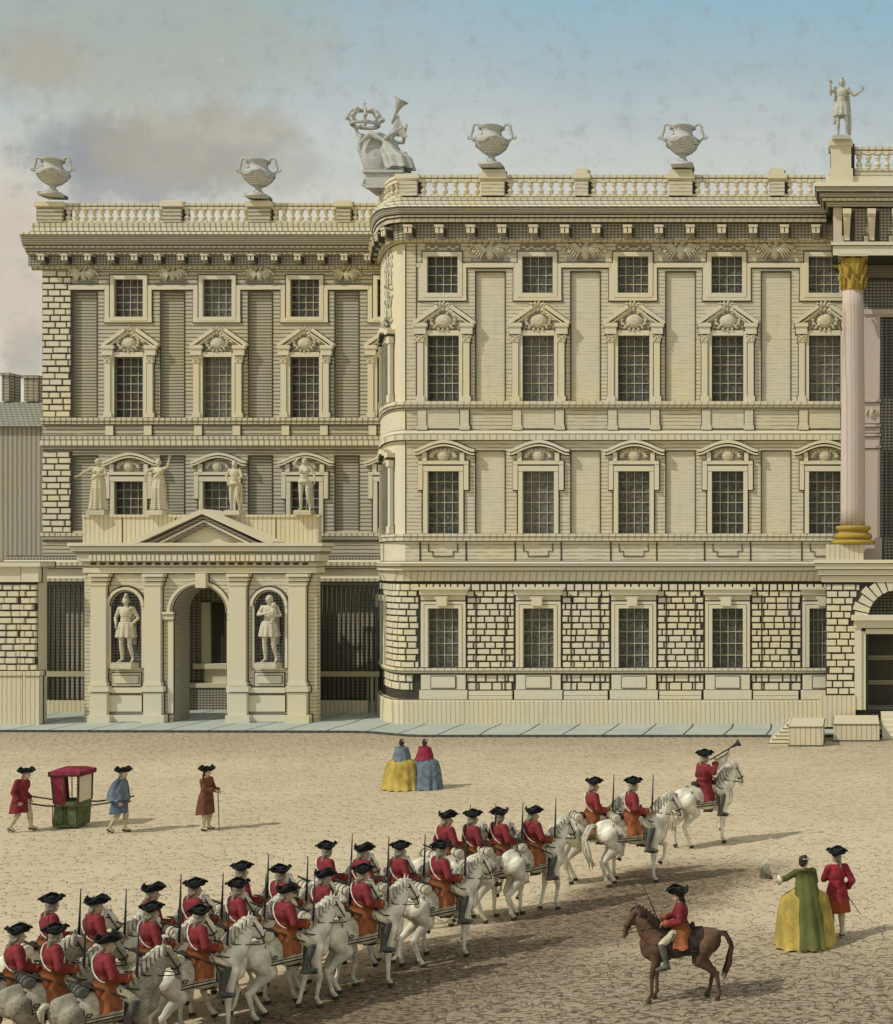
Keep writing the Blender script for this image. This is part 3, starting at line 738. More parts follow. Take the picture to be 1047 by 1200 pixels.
# ground storey: dark openings behind the grilles
gh=[(FW.U(46),FW.U(101),FW.Z(838),FW.Z(682),.5,1),(FW.U(205),FW.U(268),FW.Z(838),FW.Z(690),1.2,1),(FW.U(372),FW.U(440),FW.Z(838),FW.Z(682),.5,1)]
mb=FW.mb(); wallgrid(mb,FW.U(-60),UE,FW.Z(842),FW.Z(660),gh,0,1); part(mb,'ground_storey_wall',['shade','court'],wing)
mb=MB(); mb.box(FW.U(50),UE+1,YW+.3,YW+13,FW.Z(290),FW.Z(264)); part(mb,'roof','roof',wing)
mb=MB(); mb.face([(FW.U(50),YW,0),(FW.U(50),YW+13,0),(FW.U(50),YW+13,FW.Z(275)),(FW.U(50),YW,FW.Z(275))]); mb.face([(FW.U(50),YW+13,0),(UE,YW+13,0),(UE,YW+13,FW.Z(275)),(FW.U(50),YW+13,FW.Z(275))]); part(mb,'side_wall','wallw',wing)
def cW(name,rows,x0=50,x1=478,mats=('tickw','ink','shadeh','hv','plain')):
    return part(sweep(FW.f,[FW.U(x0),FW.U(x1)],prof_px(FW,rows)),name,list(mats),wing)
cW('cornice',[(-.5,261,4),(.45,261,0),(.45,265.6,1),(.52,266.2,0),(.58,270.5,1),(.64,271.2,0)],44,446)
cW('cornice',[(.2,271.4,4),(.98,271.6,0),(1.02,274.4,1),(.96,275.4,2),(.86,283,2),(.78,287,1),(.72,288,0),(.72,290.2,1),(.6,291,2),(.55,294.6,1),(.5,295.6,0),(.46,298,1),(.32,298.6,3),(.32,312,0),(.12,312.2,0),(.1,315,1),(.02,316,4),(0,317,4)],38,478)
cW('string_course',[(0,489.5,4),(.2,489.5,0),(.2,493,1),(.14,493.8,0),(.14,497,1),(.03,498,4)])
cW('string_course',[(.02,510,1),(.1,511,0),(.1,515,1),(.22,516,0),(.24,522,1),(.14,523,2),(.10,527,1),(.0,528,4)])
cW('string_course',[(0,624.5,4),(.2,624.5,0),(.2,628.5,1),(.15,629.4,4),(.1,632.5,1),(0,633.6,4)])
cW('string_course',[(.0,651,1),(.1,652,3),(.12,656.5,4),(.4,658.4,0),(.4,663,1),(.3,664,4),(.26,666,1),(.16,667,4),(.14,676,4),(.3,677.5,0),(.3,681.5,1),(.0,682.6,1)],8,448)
mb=FW.mb()
for i,c in enumerate(CW):
    c2=c; 
    ribbon(FW,mb,80 if i==0 else None,(c+CW[i+1])/2+1 if i<3 else 476,c2-23,c2+22,334,377.5)
    if i: FW.rect(mb,(c+CW[i-1])/2-.5,c2-27,334,339,0,.083)
part(mb,'ribbon_moulding',['plain','ink'],wing)
mb=FW.mb()
for a in (86,188.5,291.5,393):
    for (yt,yb) in ((343,490),(535,622)): FW.rect(mb,a-1.1,a+.2,yt-1,yb,0,.035,0,None); FW.rect(mb,a+27.2,a+28.2,yt-1,yb,0,.02,0,None); FW.rect(mb,a-1.1,a+28.2,yt-1.6,yt-.2,0,.036,0,None)
part(mb,'panel_joint','ink',wing)
mb=FW.mb()
for c in CW:
    for s in (-1,1):
        a,b=sorted((c+s*18,c+s*27)); FW.rect(mb,a,b,498.5,510,0,.09)
part(mb,'pilaster_pedestals',['plain','ink'],wing)
for i,c in enumerate(CW):
    window_attic(FW,wing,c,327,371,17,nr=5,k=k); window_second(FW,wing,c,419,489,17,k=k); window_first(FW,wing,c,564,624,17,k=k,nr=6)
for a in (99,203,305,407): ornament(FW,wing,FW.U(a),FW.Z(322,.05),1.7,.7,.05,'eagle','festoon_relief',seed=int(a))
mb=FW.mb(); bricks(mb,FW.U(50),FW.U(83.5),FW.Z(489),FW.Z(317),.31,.62,[],seed=21); part(mb,'quoins','rust',wing); mb=FW.mb(); bricks(mb,FW.U(50),FW.U(83.5),FW.Z(624),FW.Z(529),.31,.62,[],seed=22)
bk=FW.mb(); part(mb,'quoins','rust',wing)
bk.box(FW.U(49.8),FW.U(85),.003,.012,FW.Z(489),FW.Z(317)); bk.box(FW.U(49.8),FW.U(85),.003,.012,FW.Z(624),FW.Z(529)); part(bk,'quoin_joints','ink',wing)
mm2=modillion_mesh(.72); x=53.
while x<446:
    newobj('modillion',mm2,wing,FW.f(FW.U(x,.32),.32,FW.Z(306,.4))); x+=27.2
balustrade(FW,wing,.2,238,261,[(45,75,0),(192,214,2),(292,318,2),(396,412,2)],45,446,.40,pmat='wallw')
# ================================================================== portico on the right
FP=Fac(58.,fplane(58.))
por=empty('portico',(PX(1052,58.),58.,.12),'projecting portico with gilded pink column over a rusticated arched doorway at the right edge','portico')
def sweepF(name,rows,x0,x1,fac,parent,mats=('tick','ink','shadeh','hv','plain')):
    """straight moulding whose left end steps out with the profile"""
    mb=MB(fac.f); pr=prof_px(fac,rows)
    for i in range(len(pr)-1):
        a,b=pr[i],pr[i+1]; mb.face([(fac.U(x0)-a[0],a[0],a[1]),(fac.U(x1),a[0],a[1]),(fac.U(x1),b[0],b[1]),(fac.U(x0)-b[0],b[0],b[1])],a[2])
        mb.face([(fac.U(x0)-a[0],a[0],a[1]),(fac.U(x0)-a[0],-2.,a[1]),(fac.U(x0)-b[0],-2.,b[1]),(fac.U(x0)-b[0],b[0],b[1])],a[2])
    return part(mb,name,list(mats),parent)
XE=1138
dcx=1052; DW=42
# door wall with arched opening
def archfaces(mb,cu,rad,zs,u0,u1,zt,dep,m=0,mr=1,n=14,zb=None,back=None):
    """front face above the springing line with a round-headed hole + soffit; below it plain jambs"""
    P=[(cu-rad*math.cos(PI*i/n),zs+rad*math.sin(PI*i/n)) for i in range(n+1)]
    for i in range(n):
        a,b=P[i],P[i+1]; mb.face([(a[0],0,a[1]),(b[0],0,b[1]),(b[0],0,zt),(a[0],0,zt)],m)
        mb.face([(a[0],0,a[1]),(b[0],0,b[1]),(b[0],-dep,b[1]),(a[0],-dep,a[1])],mr)
        if back is not None: mb.face([(a[0],-dep,a[1]),(b[0],-dep,b[1]),(b[0],-dep,zs),(a[0],-dep,zs)],back)
    if u0<cu-rad: mb.face([(u0,0,zb),(cu-rad,0,zb),(cu-rad,0,zt),(u0,0,zt)],m)
    if u1>cu+rad: mb.face([(cu+rad,0,zb),(u1,0,zb),(u1,0,zt),(cu+rad,0,zt)],m)
    for uu in (cu-rad,cu+rad): mb.face([(uu,0,zb),(uu,-dep,zb),(uu,-dep,zs),(uu,0,zs)],mr)
    if back is not None: mb.face([(cu-rad,-dep,zb),(cu+rad,-dep,zb),(cu+rad,-dep,zs),(cu-rad,-dep,zs)],back)
cu=FP.U(dcx); rad=FP.U(dcx+34)-cu
mb=FP.mb(); archfaces(mb,cu,rad,FP.Z(724),FP.U(968),FP.U(XE),FP.Z(683),1.5,0,1,zb=FP.Z(850),back=2); mb.face([(FP.U(968),0,0),(FP.U(968),-2,0),(FP.U(968),-2,FP.Z(683)),(FP.U(968),0,FP.Z(683))])
part(mb,'ground_storey_wall',['ink','shadeh','lattice'],por)
mb=FP.mb(); ex=[(FP.U(1003),FP.U(1101),FP.Z(850),FP.Z(719))]
zc=FP.Z(726)
for i in range(12):
    zz=FP.Z(726)+i*.2; hw=math.sqrt(max(0,(rad+.78)**2-(zz-zc)**2)); ex.append((cu-hw,cu+hw,zz-.1,zz+.12))
bricks(mb,FP.U(969),cu-.3,FP.Z(814),FP.Z(684),.30,.55,ex,seed=31); part(mb,'rustication','rust',por); mb=FP.mb(); bricks(mb,cu+.3,FP.U(XE),FP.Z(814),FP.Z(684),.30,.55,ex,seed=32); part(mb,'rustication','rust',por)
for i in range(15):
    a0=PI*(i+.08)/15; a1=PI*(i+.92)/15; r1=rad+.02; r2=rad+.62+(.12 if i%2 else 0); mb=FP.mb()
    mb.prism([(cu-r1*math.cos(a0),zc+r1*math.sin(a0)),(cu-r2*math.cos(a0),zc+r2*math.sin(a0)),(cu-r2*math.cos(a1),zc+r2*math.sin(a1)),(cu-r1*math.cos(a1),zc+r1*math.sin(a1))],0,.11); part(mb,'voussoir','rust',por)
mb=FP.mb()
for s in (-1,1):
    a,b=sorted((dcx+s*42,dcx+s*50)); FP.rect(mb,a,b,736,832,0,.16); a,b=sorted((dcx+s*37,dcx+s*42)); FP.rect(mb,a,b,740,832,-.1,.1)
FP.rect(mb,dcx-51,dcx+51,727,736,0,.22); FP.rect(mb,dcx-54,dcx+54,721,727,0,.42); FP.rect(mb,dcx-37,dcx+37,737,743,-.1,.1)
df=part(mb,'door_frame',['plain','ink'],por)
mb=FP.mb(); mb.box(FP.U(dcx-37),FP.U(dcx+37),-1.4,-1.3,FP.Z(836),FP.Z(743)); mb.box(cu-.03,cu+.03,-1.3,-1.26,FP.Z(836),FP.Z(743),1)
for s in (-1,1):
    for q in range(3): mb.box(cu+s*.15-(1.1 if s<0 else 0),cu+s*.15+(1.1 if s>0 else 0),-1.3,-1.27,FP.Z(830-q*30),FP.Z(806-q*30),1)
part(mb,'door',['shade','ink'],por)
sweepF('plinth',[(0,815,4),(.22,815,4),(.22,852,4)],968,1003,FP,por,('plinth','ink','plinth','plinth','plinth'))
mb=FP.mb(); mb.box(FP.U(1101),FP.U(XE),0,.22,0,FP.Z(815)); part(mb,'plinth','plinth',por)
sweepF('cornice',[(-2.,656,4),(.5,656,4),(.52,660,1),(.46,661,4),(.42,667,1),(.34,668,4),(.3,674,1),(.2,675,4),(.16,682,1),(0,683.5,4)],968,XE,FP,por,('plain','ink','shadeh','hv','plain'))
def column(cx,name='column'):
    Y=58.35; U=lambda x:PX(x,Y); Z=lambda y:PZ(y,Y); sc=Y/F
    c=(U(cx),Y,0); z0,z1=Z(616),Z(341)
    mb=MB(); n=14; pr=[]
    for i in range(n+1):
        q=i/n; r=14.2*sc*(1-.14*max(0,(q-.3)/.7)**1.4); pr.append((r,z0+(z1-z0)*q))
    mb.lathe(pr,c,28); col=part(mb,name,'pink',por,True)
    mb=MB(); h=Z(616)-Z(638); mb.lathe([(17*sc,h*1.0),(20*sc,h*.97),(21*sc,h*.86),(19.5*sc,h*.76),(17.4*sc,h*.70),(17.6*sc,h*.62),(21.5*sc,h*.55),(23*sc,h*.42),(21.5*sc,h*.30),(20*sc,h*.26),(25*sc,h*.2),(26.5*sc,h*.1),(25*sc,0)],(c[0],Y,Z(638)),28); part(mb,'column_base','gold',col,True)
    mb=MB(); zb,zt=Z(342),Z(300); hh=zt-zb; mb.lathe([(12*sc,0),(13.4*sc,.04*hh),(12*sc,.08*hh),(12.4*sc,.4*hh),(14.5*sc,.8*hh),(15*sc,.88*hh)],(c[0],Y,zb),20)
    for ring,(zz,rr,hl) in enumerate(((.06,12.6,.36),(.36,13.,.36))):
        for i in range(8):
            a=2*PI*(i+.5*ring)/8; ca,sa=math.cos(a),math.sin(a)
            pts=[(c[0]+ca*(rr+e)*sc,Y+sa*(rr+e)*sc,zb+hh*(zz+hl*t_)) for e,t_ in ((0,0),(1.,.4),(2.2,.75),(4.6,.98),(5.4,.85))]; mb.tube(pts,[.07,.09,.085,.06,.03],6)
    for i in range(4):
        a=2*PI*i/4+PI/4; ca,sa=math.cos(a),math.sin(a); cc=Vector((c[0]+ca*17*sc,Y+sa*17*sc,zb+.84*hh))
        mb.tube([(cc.x+ca*.14*math.cos(t_)*(1-t_/9),cc.y+sa*.14*math.cos(t_)*(1-t_/9),cc.z+.14*math.sin(t_)*(1-t_/9)) for t_ in np.linspace(0,7.5,14)],.045,6)
        mb.ell((c[0]+math.cos(a-PI/4)*15*sc,Y+math.sin(a-PI/4)*15*sc,zb+.93*hh),(.1,.1,.09))
    part(mb,'capital','gold',col,True)
    mb=MB(); o=17.5*sc; mb.box(c[0]-o,c[0]+o,Y-o,Y+o,zt-.14,zt-.02); part(mb,'abacus','carve',col)
    mb=MB(); mb.box(U(cx-31)+.0,U(cx+12.5),Y-.75,Y+.75,Z(657),Z(638.3)); part(mb,'pedestal','plinth',col)
column(1000); column(1104)
# loggia back wall, pilasters, dark openings
FL=Fac(59.9,fplane(59.9))
mb=FL.mb(); mb.face([(FL.U(1004),0,FL.Z(660)),(FL.U(XE),0,FL.Z(660)),(FL.U(XE),0,FL.Z(290)),(FL.U(1004),0,FL.Z(290))]); part(mb,'loggia_wall','lattice',por)
mb=FL.mb(); FL.rect(mb,1012,XE,300,326,0,.05,2,None); FL.rect(mb,1010,XE,326,328,0,.1,1,None); FL.rect(mb,1012,XE,362,368,0,.3,0); FL.rect(mb,1012,XE,368,371,0,.2,0)
part(mb,'loggia_lintel',['dimpink','ink','shade'],por)
for a,b in ((1012,1032),(1072,1092)):
    mb=FL.mb(); FL.rect(mb,a,b,371,468,0,.22); FL.rect(mb,a-1,b+1,468,471,0,.28); FL.rect(mb,a,b,472,496,0,.20); FL.rect(mb,a-1,b+1,497,500,0,.3); FL.rect(mb,a,b,501,507,0,.2); FL.rect(mb,a-1,b+1,508,511,0,.28)
    FL.rect(mb,a+1,b,512,522,0,.2); FL.rect(mb,a-1,b+1,522,525,0,.28); FL.rect(mb,a+1,b,526,630,0,.22); FL.rect(mb,a-2,b+2,630,656,0,.3)
    pl=part(mb,'pilaster',['dimpink','ink'],por)
    ornament(FL,pl,FL.U((a+b)/2),FL.Z(484,.2),.7,.6,.2,'oval')
mb=FL.mb()
for x in (1037,1042,1047,1052,1057,1062,1067): FL.rect(mb,x,x+1.2,372,465,0,.1,0,None); FL.rect(mb,x,x+1.2,528,630,0,.1,0,None)
part(mb,'loggia_grille','iron',por)
# entablature
sweepF('architrave',[(-1.9,291,4),(.02,284,0),(.1,283,4),(.1,287,1),(.02,288,4),(.02,299,1),(-1.9,300,4)],977,XE,FP,por,('plain','ink','shadeh','hv','plain'))
mb=FP.mb(); mb.box(FP.U(977),FP.U(XE),-1.9,-.1,FP.Z(284),FP.Z(243)); mb.obox(FP.U(977),FP.U(987),FP.Z(283),FP.Z(243),-.1,.03,1,2); part(mb,'frieze',['hv','dimpink','ink'],por)
for cx in (993,1022,1051,1080,1109):
    mb=FP.mb(); FP.rect(mb,cx-5,cx+5,244,250,-.1,.62,0,None); FP.rect(mb,cx-4.5,cx+4.5,250.6,253,-.1,.5,0,None)
    n=9; prv=None
    for i in range(n+1):
        q=i/n; o=.42*(.5+.5*math.cos(q*PI))+.05; z=FP.Z(253.5+28*q,o); w_=(4.2-1.2*q)*.0376; cur=(o,z,w_)
        if prv: mb.add([(FP.U(cx)-prv[2],-.1,prv[1]),(FP.U(cx)+prv[2],-.1,prv[1]),(FP.U(cx)+prv[2],prv[0],prv[1]),(FP.U(cx)-prv[2],prv[0],prv[1]),(FP.U(cx)-w_,-.1,z),(FP.U(cx)+w_,-.1,z),(FP.U(cx)+w_,o,z),(FP.U(cx)-w_,o,z)],[(0,1,5,4),(1,2,6,5),(2,3,7,6),(3,0,4,7)],0)
        prv=cur
    FP.rect(mb,cx-9,cx-4,276,283,-.1,.0,0); mb.box(FP.U(cx+4.6),FP.U(cx+9),-.1,-.04,FP.Z(282),FP.Z(247),1)  # dark strip paints the console's shadow to its right
    part(mb,'console',['plain','ink'],por)
sweepF('cornice',[(-1.9,213,4),(.66,213,4),(.7,218,1),(.66,219,2),(.62,224,1),(.5,226,2),(.44,231,1),(.38,232,0),(.34,235,1),(.22,236,2),(.15,242,1),(.0,243,4)],974,XE,FP,por)
sweepF('parapet_base',[(-1.9,200,4),(-.05,200,4),(-.05,205,1),(.1,206,4),(.12,213.4,1)],974,XE,FP,por)
mb=FP.mb(); FP.rect(mb,974,998,168,213,-.7,.2); FP.rect(mb,972,1000,164,170,-.75,.28); FP.rect(mb,972.5,1000,197,213,-.7,.26,0); mb.box(FP.U(998),FP.U(1002),-.6,.0,FP.Z(212),FP.Z(168),1); part(mb,'statue_pedestal',['plain','ink'],por)  # dark slab paints shade on the pedestal's right side
balustrade(FP,por,-.05,172,200,[(1100,1124,0)],1002,XE,.42)
mb=MB(); mb.box(FP.U(977),FP.U(XE),59.9,61,FP.Z(300),FP.Z(213)); mb.box(FP.U(XE),FP.U(XE)+.15,58.1,61,0,FP.Z(213)); part(mb,'side_wall','wall',por)
mb=MB(); mb.box(PX(XE,60)+.2,PX(1300,60),60,60.3,0,PZ(236,60)); part(mb,'wall','wall',main)
# ================================================================== gateway in front of the wing
YG=60.4; FG=Fac(YG,fplane(YG))
gate=empty('gateway',(FG.U(235),YG,.12),'pale stone gateway with round arch, pediment and two statue niches in front of the wing','gateway')
mb=FG.mb(); zb=0.; zt=FG.Z(672)
archfaces(mb,FG.U(234.5),FG.U(266)-FG.U(234.5),FG.Z(718),FG.U(187),FG.U(283),zt,1.5,0,1,zb=zb)
for cx in (148,316): archfaces(mb,FG.U(cx),FG.U(cx+17)-FG.U(cx),FG.Z(710),FG.U(cx-18),FG.U(cx+18),zt,.42,0,2,zb=FG.Z(783),back=2)
zn=FG.Z(783)
for a,b in ((99,130),(166,187),(283,298),(334,371)): mb.face([(FG.U(a),0,zb),(FG.U(b),0,zb),(FG.U(b),0,zt),(FG.U(a),0,zt)])
for cx in (148,316):
    mb.face([(FG.U(cx-18),0,zb),(FG.U(cx+18),0,zb),(FG.U(cx+18),0,zn),(FG.U(cx-18),0,zn)]); mb.face([(FG.U(cx-18),0,zn),(FG.U(cx+18),0,zn),(FG.U(cx+18),-.42,zn),(FG.U(cx-18),-.42,zn)])
for u in (FG.U(99),FG.U(371)): mb.face([(u,0,0),(u,-.45,0),(u,-.45,zt),(u,0,zt)])
for a,b in ((99,203),(266,371)): mb.face([(FG.U(a),-.45,0),(FG.U(b),-.45,0),(FG.U(b),-.45,zt),(FG.U(a),-.45,zt)])
part(mb,'wall',['wall','shadeh','lattice'],gate)
for cx in (148,316):
    mb=FG.mb(); u=FG.U(cx); strip(mb,[(p[0],p[1]) for p in arc_pts(u,FG.Z(710),.80,.80,0,180,14)],.12,0,.12); strip(mb,[(p[0],p[1]) for p in arc_pts(u,FG.Z(710),.93,.93,20,160,10)],.03,0,.02,1,None)
    FG.rect(mb,cx-21,cx-18,710,783,0,.05); FG.rect(mb,cx+18,cx+21,710,783,0,.05); FG.rect(mb,cx-14,cx+14,777,783,-.4,.0)
    nf=part(mb,'niche',['plain','ink'],gate)
    mb=FG.mb(); FG.rect(mb,cx-17,cx+17,789,804,0,.05,0); FG.rect(mb,cx-14,cx+14,792,801,.05,.11,0,1,e=.03); part(mb,'niche_panel',['plain','ink'],nf)
mb=FG.mb(); u=FG.U(234.5); strip(mb,arc_pts(u,FG.Z(718),1.36,1.36,0,180,20),.2,0,.14); strip(mb,arc_pts(u,FG.Z(718),1.30,1.30,0,180,20),.03,.1,.155,1,None)
FG.rect(mb,229,241,672,689,0,.3); part(mb,'archivolt',['plain','ink'],gate)
for s in (-1,1):
    mb=FG.mb(); a,b=sorted((234.5+s*31.5,234.5+s*45)); FG.rect(mb,a,b,717,720,0,.2); FG.rect(mb,a,b,721,726,0,.14); a,b=sorted((234.5+s*31.5,234.5+s*38)); FG.rect(mb,a,b,727,836,0,.07); part(mb,'impost',['plain','ink'],gate)
for a,b in ((106,124),(169,188),(268,288),(338,358)):
    mb=FG.mb(); FG.rect(mb,a,b,684,800,0,.22); FG.rect(mb,a-1,b+1,682,686,0,.26); FG.rect(mb,a-2,b+2,677,681,0,.32); FG.rect(mb,a-3,b+3,672.5,676,0,.4)
    FG.rect(mb,a-1,b+1,800,804,0,.28); FG.rect(mb,a-3,b+3,804.6,811,0,.34); FG.rect(mb,a-1,b+1,812,838,0,.28); FG.rect(mb,a-4,b+4,838.5,848.5,0,.4)
    mb.box(FG.U(b+.5),FG.U(b+3.2),.0,.02,FG.Z(800),FG.Z(686),2)  # dark strip paints the pilaster's shadow to its right
    part(mb,'pilaster',['plain','ink','shade'],gate)
for a,b in ((128,166),(292,334)):
    mb=FG.mb(); FG.rect(mb,a,b,806,812,0,.12); FG.rect(mb,a,b,815,834,0,.06); FG.rect(mb,a,b,838,846,0,.14)
    part(mb,'panel_course',['plain','ink'],gate)
GM=('tick','ink','shadeh','hv','plain')
def sweepG(name,rows,mats=GM):
    mb=MB(FG.f); pr=prof_px(FG,rows); a0,a1=FG.U(101),FG.U(369)
    for i in range(len(pr)-1):
        a,b=pr[i],pr[i+1]; mb.face([(a0-a[0],a[0],a[1]),(a1+a[0],a[0],a[1]),(a1+b[0],b[0],b[1]),(a0-b[0],b[0],b[1])],a[2])
        for s,e in ((-1,a0),(1,a1)): mb.face([(e+s*a[0],a[0],a[1]),(e+s*a[0],-.9,a[1]),(e+s*b[0],-.9,b[1]),(e+s*b[0],b[0],b[1])],a[2])
    return part(mb,name,list(mats),gate)
sweepG('entablature',[(-.9,636,4),(.55,636,4),(.55,640,1),(.46,641,4),(.44,646,1),(.36,647,2),(.3,649,1),(.28,649.6,4),(.26,658,1),(.06,659,4),(.06,664,1),(.1,665,4),(.1,671.5,1),(0,672.5,4)])
mb=FG.mb(); x=104.; r=random.Random(4)
while x<366: w_=r.uniform(4.5,7.5); FG.rect(mb,x,x+w_-1.7,650.4,657.4,.26,.36,0,None); x+=w_
x=106.
while x<364: FG.rect(mb,x,x+6,659.6,662.,.06,.12,1,None); x+=10.8
part(mb,'dentils',['plain','ink'],gate)
mb=FG.mb(); ap=(FG.U(237,.5),FG.Z(599,.5))
for s in (-1,1):
    e=(FG.U(237+s*83,.5),FG.Z(637,.5)); strip(mb,[e,ap],.22,-1.2,.55,0,1); strip(mb,[(e[0]-s*.55,e[1]-.10),(ap[0],ap[1]-.27)],.12,-1.2,.42,2,None); strip(mb,[(e[0]-s*.9,e[1]-.12),(ap[0],ap[1]-.44)],.10,-1.2,.36,0,None); strip(mb,[(e[0]-s*1.25,e[1]-.10),(ap[0],ap[1]-.60)],.16,-1.2,.30,2,None)
mb.prism([(FG.U(237-70),FG.Z(637)),(FG.U(237+70),FG.Z(637)),(ap[0],FG.Z(607))],-1.2,.05,0)
part(mb,'pediment',['plain','ink','shade'],gate)
mb=FG.mb(); FG.rect(mb,97,373,604,636.5,-.9,-.5,0,None); FG.rect(mb,96,374,603,606,-.95,-.44,0,None)
for x in (143,205,262,323): FG.rect(mb,x,x+1,607,636,-.5,-.485,1,None)
part(mb,'attic_block',['plinth','ink'],gate)
# the court seen through the arch
mb=MB(FW.f); FW.rect(mb,236,246,706,778,-1.15,-.95,0,1); FW.rect(mb,250,262,706,778,-1.15,-1.1,1,None); FW.rect(mb,226,268,778,784,-1.15,-.7,0); FW.rect(mb,240,268,784,800,-1.15,-.9,0); FW.rect(mb,214,268,801,806,-1.15,-.5,0); FW.rect(mb,214,268,807,836,-1.15,-.55,2)
part(mb,'court_ledge',['plain','ink','hv'],wing)
# iron grilles each side of the gateway
def grille(x0,x1,label,seed):
    f=Fac(64.15,fplane(64.15)); g=empty('iron_grille',(f.U((x0+x1)/2),64.15,.12),label,'grille','iron grilles beside the gateway')
    mb=MB(f.f); f.rect(mb,x0,x1,787,793,-.05,.12); part(mb,'rail',['ironl','ink'],g); mb=MB(f.f); f.rect(mb,x0,x1,683,686,-.03,.05,0,None); part(mb,'rail','iron',g)
    bm=MB(); h=f.Z(684)-f.Z(822); bm.tube([(0,0,0),(0,0,h)],.045,6); bm=bm.mesh('bar',['iron'],True); n=int((x1-x0)/5.6)
    for i in range(n+1): newobj('bar',bm,g,(f.U(x0+1+(x1-x0-2)*i/n),64.17,f.Z(822)))
    mb=MB(f.f); f.rect(mb,x0,x1-(14 if x0>200 else 0),821,838.5,-.3,.06); part(mb,'low_wall',['plinth','ink'],g)
    if x0>200: mb=MB(f.f); f.rect(mb,x1-14,x1,793,838.5,-.3,.0,0,None); part(mb,'end_panel','rough',g)
grille(46,100,'tall dark iron grille over a low wall between the left pier and the gateway',1); grille(372,445,'tall dark iron grille over a low wall between the gateway and the corner block',2)
# rusticated pier at the left edge
FR=Fac(59.6,fplane(59.6)); pier=empty('gate_pier',(FR.U(20),59.6,.12),'rusticated pale stone pier on a tall plinth at the left edge','pier')
mb=MB(); mb.box(FR.U(-45),FR.U(44),59.65,60.3,0,FR.Z(664)); part(mb,'wall','plain',pier); mb=MB(); mb.box(FR.U(-45),FR.U(44),59.6,59.648,.05,FR.Z(666)); part(mb,'mortar','ink',pier)
mb=FR.mb(); bricks(mb,FR.U(-45),FR.U(24.6),FR.Z(786),FR.Z(684),.31,.5,[],seed=41,out=.1); part(mb,'rustication','rust',pier); mb=FR.mb(); bricks(mb,FR.U(25.6),FR.U(44),FR.Z(786),FR.Z(684),.31,.45,[],seed=42,out=.16); part(mb,'rustication','rust',pier)
mb=FR.mb(); FR.rect(mb,-45,24,664,682,0,.2,0); FR.rect(mb,25,45,664,682,0,.26,0); FR.rect(mb,-45,47,659,664,-.7,.42,0); part(mb,'cap',['plain','ink'],pier)
mb=FR.mb(); FR.rect(mb,-45,26,787,792,0,.3); FR.rect(mb,27,47,787,792,0,.36); FR.rect(mb,-45,26,792.6,851,0,.24); FR.rect(mb,27,46,792.6,851,0,.3); part(mb,'plinth',['plinth','ink'],pier)
# neighbouring house behind on the left
Yh=84.; FH=Fac(Yh,fplane(Yh)); hs=empty('background_house',(FH.U(0),Yh,0),'dark plain house with a slate roof behind the wing at the left edge','house')
mb=FH.mb(); mb.box(FH.U(-70),FH.U(70),-8,0,0,FH.Z(498)); part(mb,'wall','rough',hs)
mb=FH.mb(); mb.add([(FH.U(-70),.3,FH.Z(500)),(FH.U(70),.3,FH.Z(500)),(FH.U(70),-4,FH.Z(462)),(FH.U(-70),-4,FH.Z(462)),(FH.U(-70),-8.3,FH.Z(500)),(FH.U(70),-8.3,FH.Z(500))],[(0,1,2,3),(3,2,5,4),(0,3,4),(1,5,2)]); part(mb,'roof','roof',hs)
for a,b,t_ in ((2,11,437),(28,44,440)): mb=MB(); Y=Yh+3.8; mb.box(PX(a,Y),PX(b,Y),Y,Y+1.2,PZ(470,Y),PZ(t_,Y)); mb.box(PX(a,Y)-.1,PX(b,Y)+.1,Y-.1,Y+1.3,PZ(t_+3,Y),PZ(t_,Y)); part(mb,'chimney','chim',hs)
# ================================================================== ground, pavement, steps
def struct(mb,name,mats,label):
    if isinstance(mats,str): mats=[mats]
    o=newobj(name,mb.mesh(name,mats)); return tag(o,label,'ground',None,'structure')
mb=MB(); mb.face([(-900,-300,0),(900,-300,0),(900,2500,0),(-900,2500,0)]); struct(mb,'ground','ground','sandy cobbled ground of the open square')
edge=[(PX(-80,57.6),57.6),(PX(395,57.3),57.3)]
c0=(PX(505,56.)-2.6,56.+2.2)
edge+=[(PX(430,57.3)-.3,57.25),(PX(446,57.)-.2,57.0),(PX(458,56.4),56.5),(PX(476,56.),56.08),(PX(495,55.9),55.9),(PX(906,55.9),55.9),(PX(1300,55.9),55.9)]
mb=MB(); hP=.11
for a,b in zip(edge[:-1],edge[1:]):
    mb.face([(a[0],a[1],hP),(b[0],b[1],hP),(b[0],68.,hP),(a[0],68.,hP)]); mb.face([(a[0],a[1],0.),(b[0],b[1],0.),(b[0],b[1],hP),(a[0],a[1],hP)],1); mb.face([(a[0],a[1]-.0,hP+.004),(b[0],b[1],hP+.004),(b[0],b[1]+.16,hP+.004),(a[0],a[1]+.16,hP+.004)],1) if False else None
struct(mb,'pavement',['pave','kerb'],'pale blue-grey slab pavement along the palace')
mb=MB(); rp=random.Random(77)
for i in range(2600):
    Y=22.+32*rp.random()**1.5; X=PX(rp.uniform(-40,1090),Y); s_=rp.uniform(.012,.034); a=rp.uniform(0,3); c_,n_=math.cos(a)*s_,math.sin(a)*s_
    mb.add([(X+c_*1.4,Y+n_*1.4,0),(X-n_,Y+c_,0),(X-c_*1.4,Y-n_*1.4,0),(X+n_,Y-c_,0),(X,Y,s_*.8)],[(0,1,4),(1,2,4),(2,3,4),(3,0,4)])
o=newobj('gravel',mb.mesh('gravel',['shade'])); tag(o,'loose small stones scattered over the square','gravel',None,'stuff')
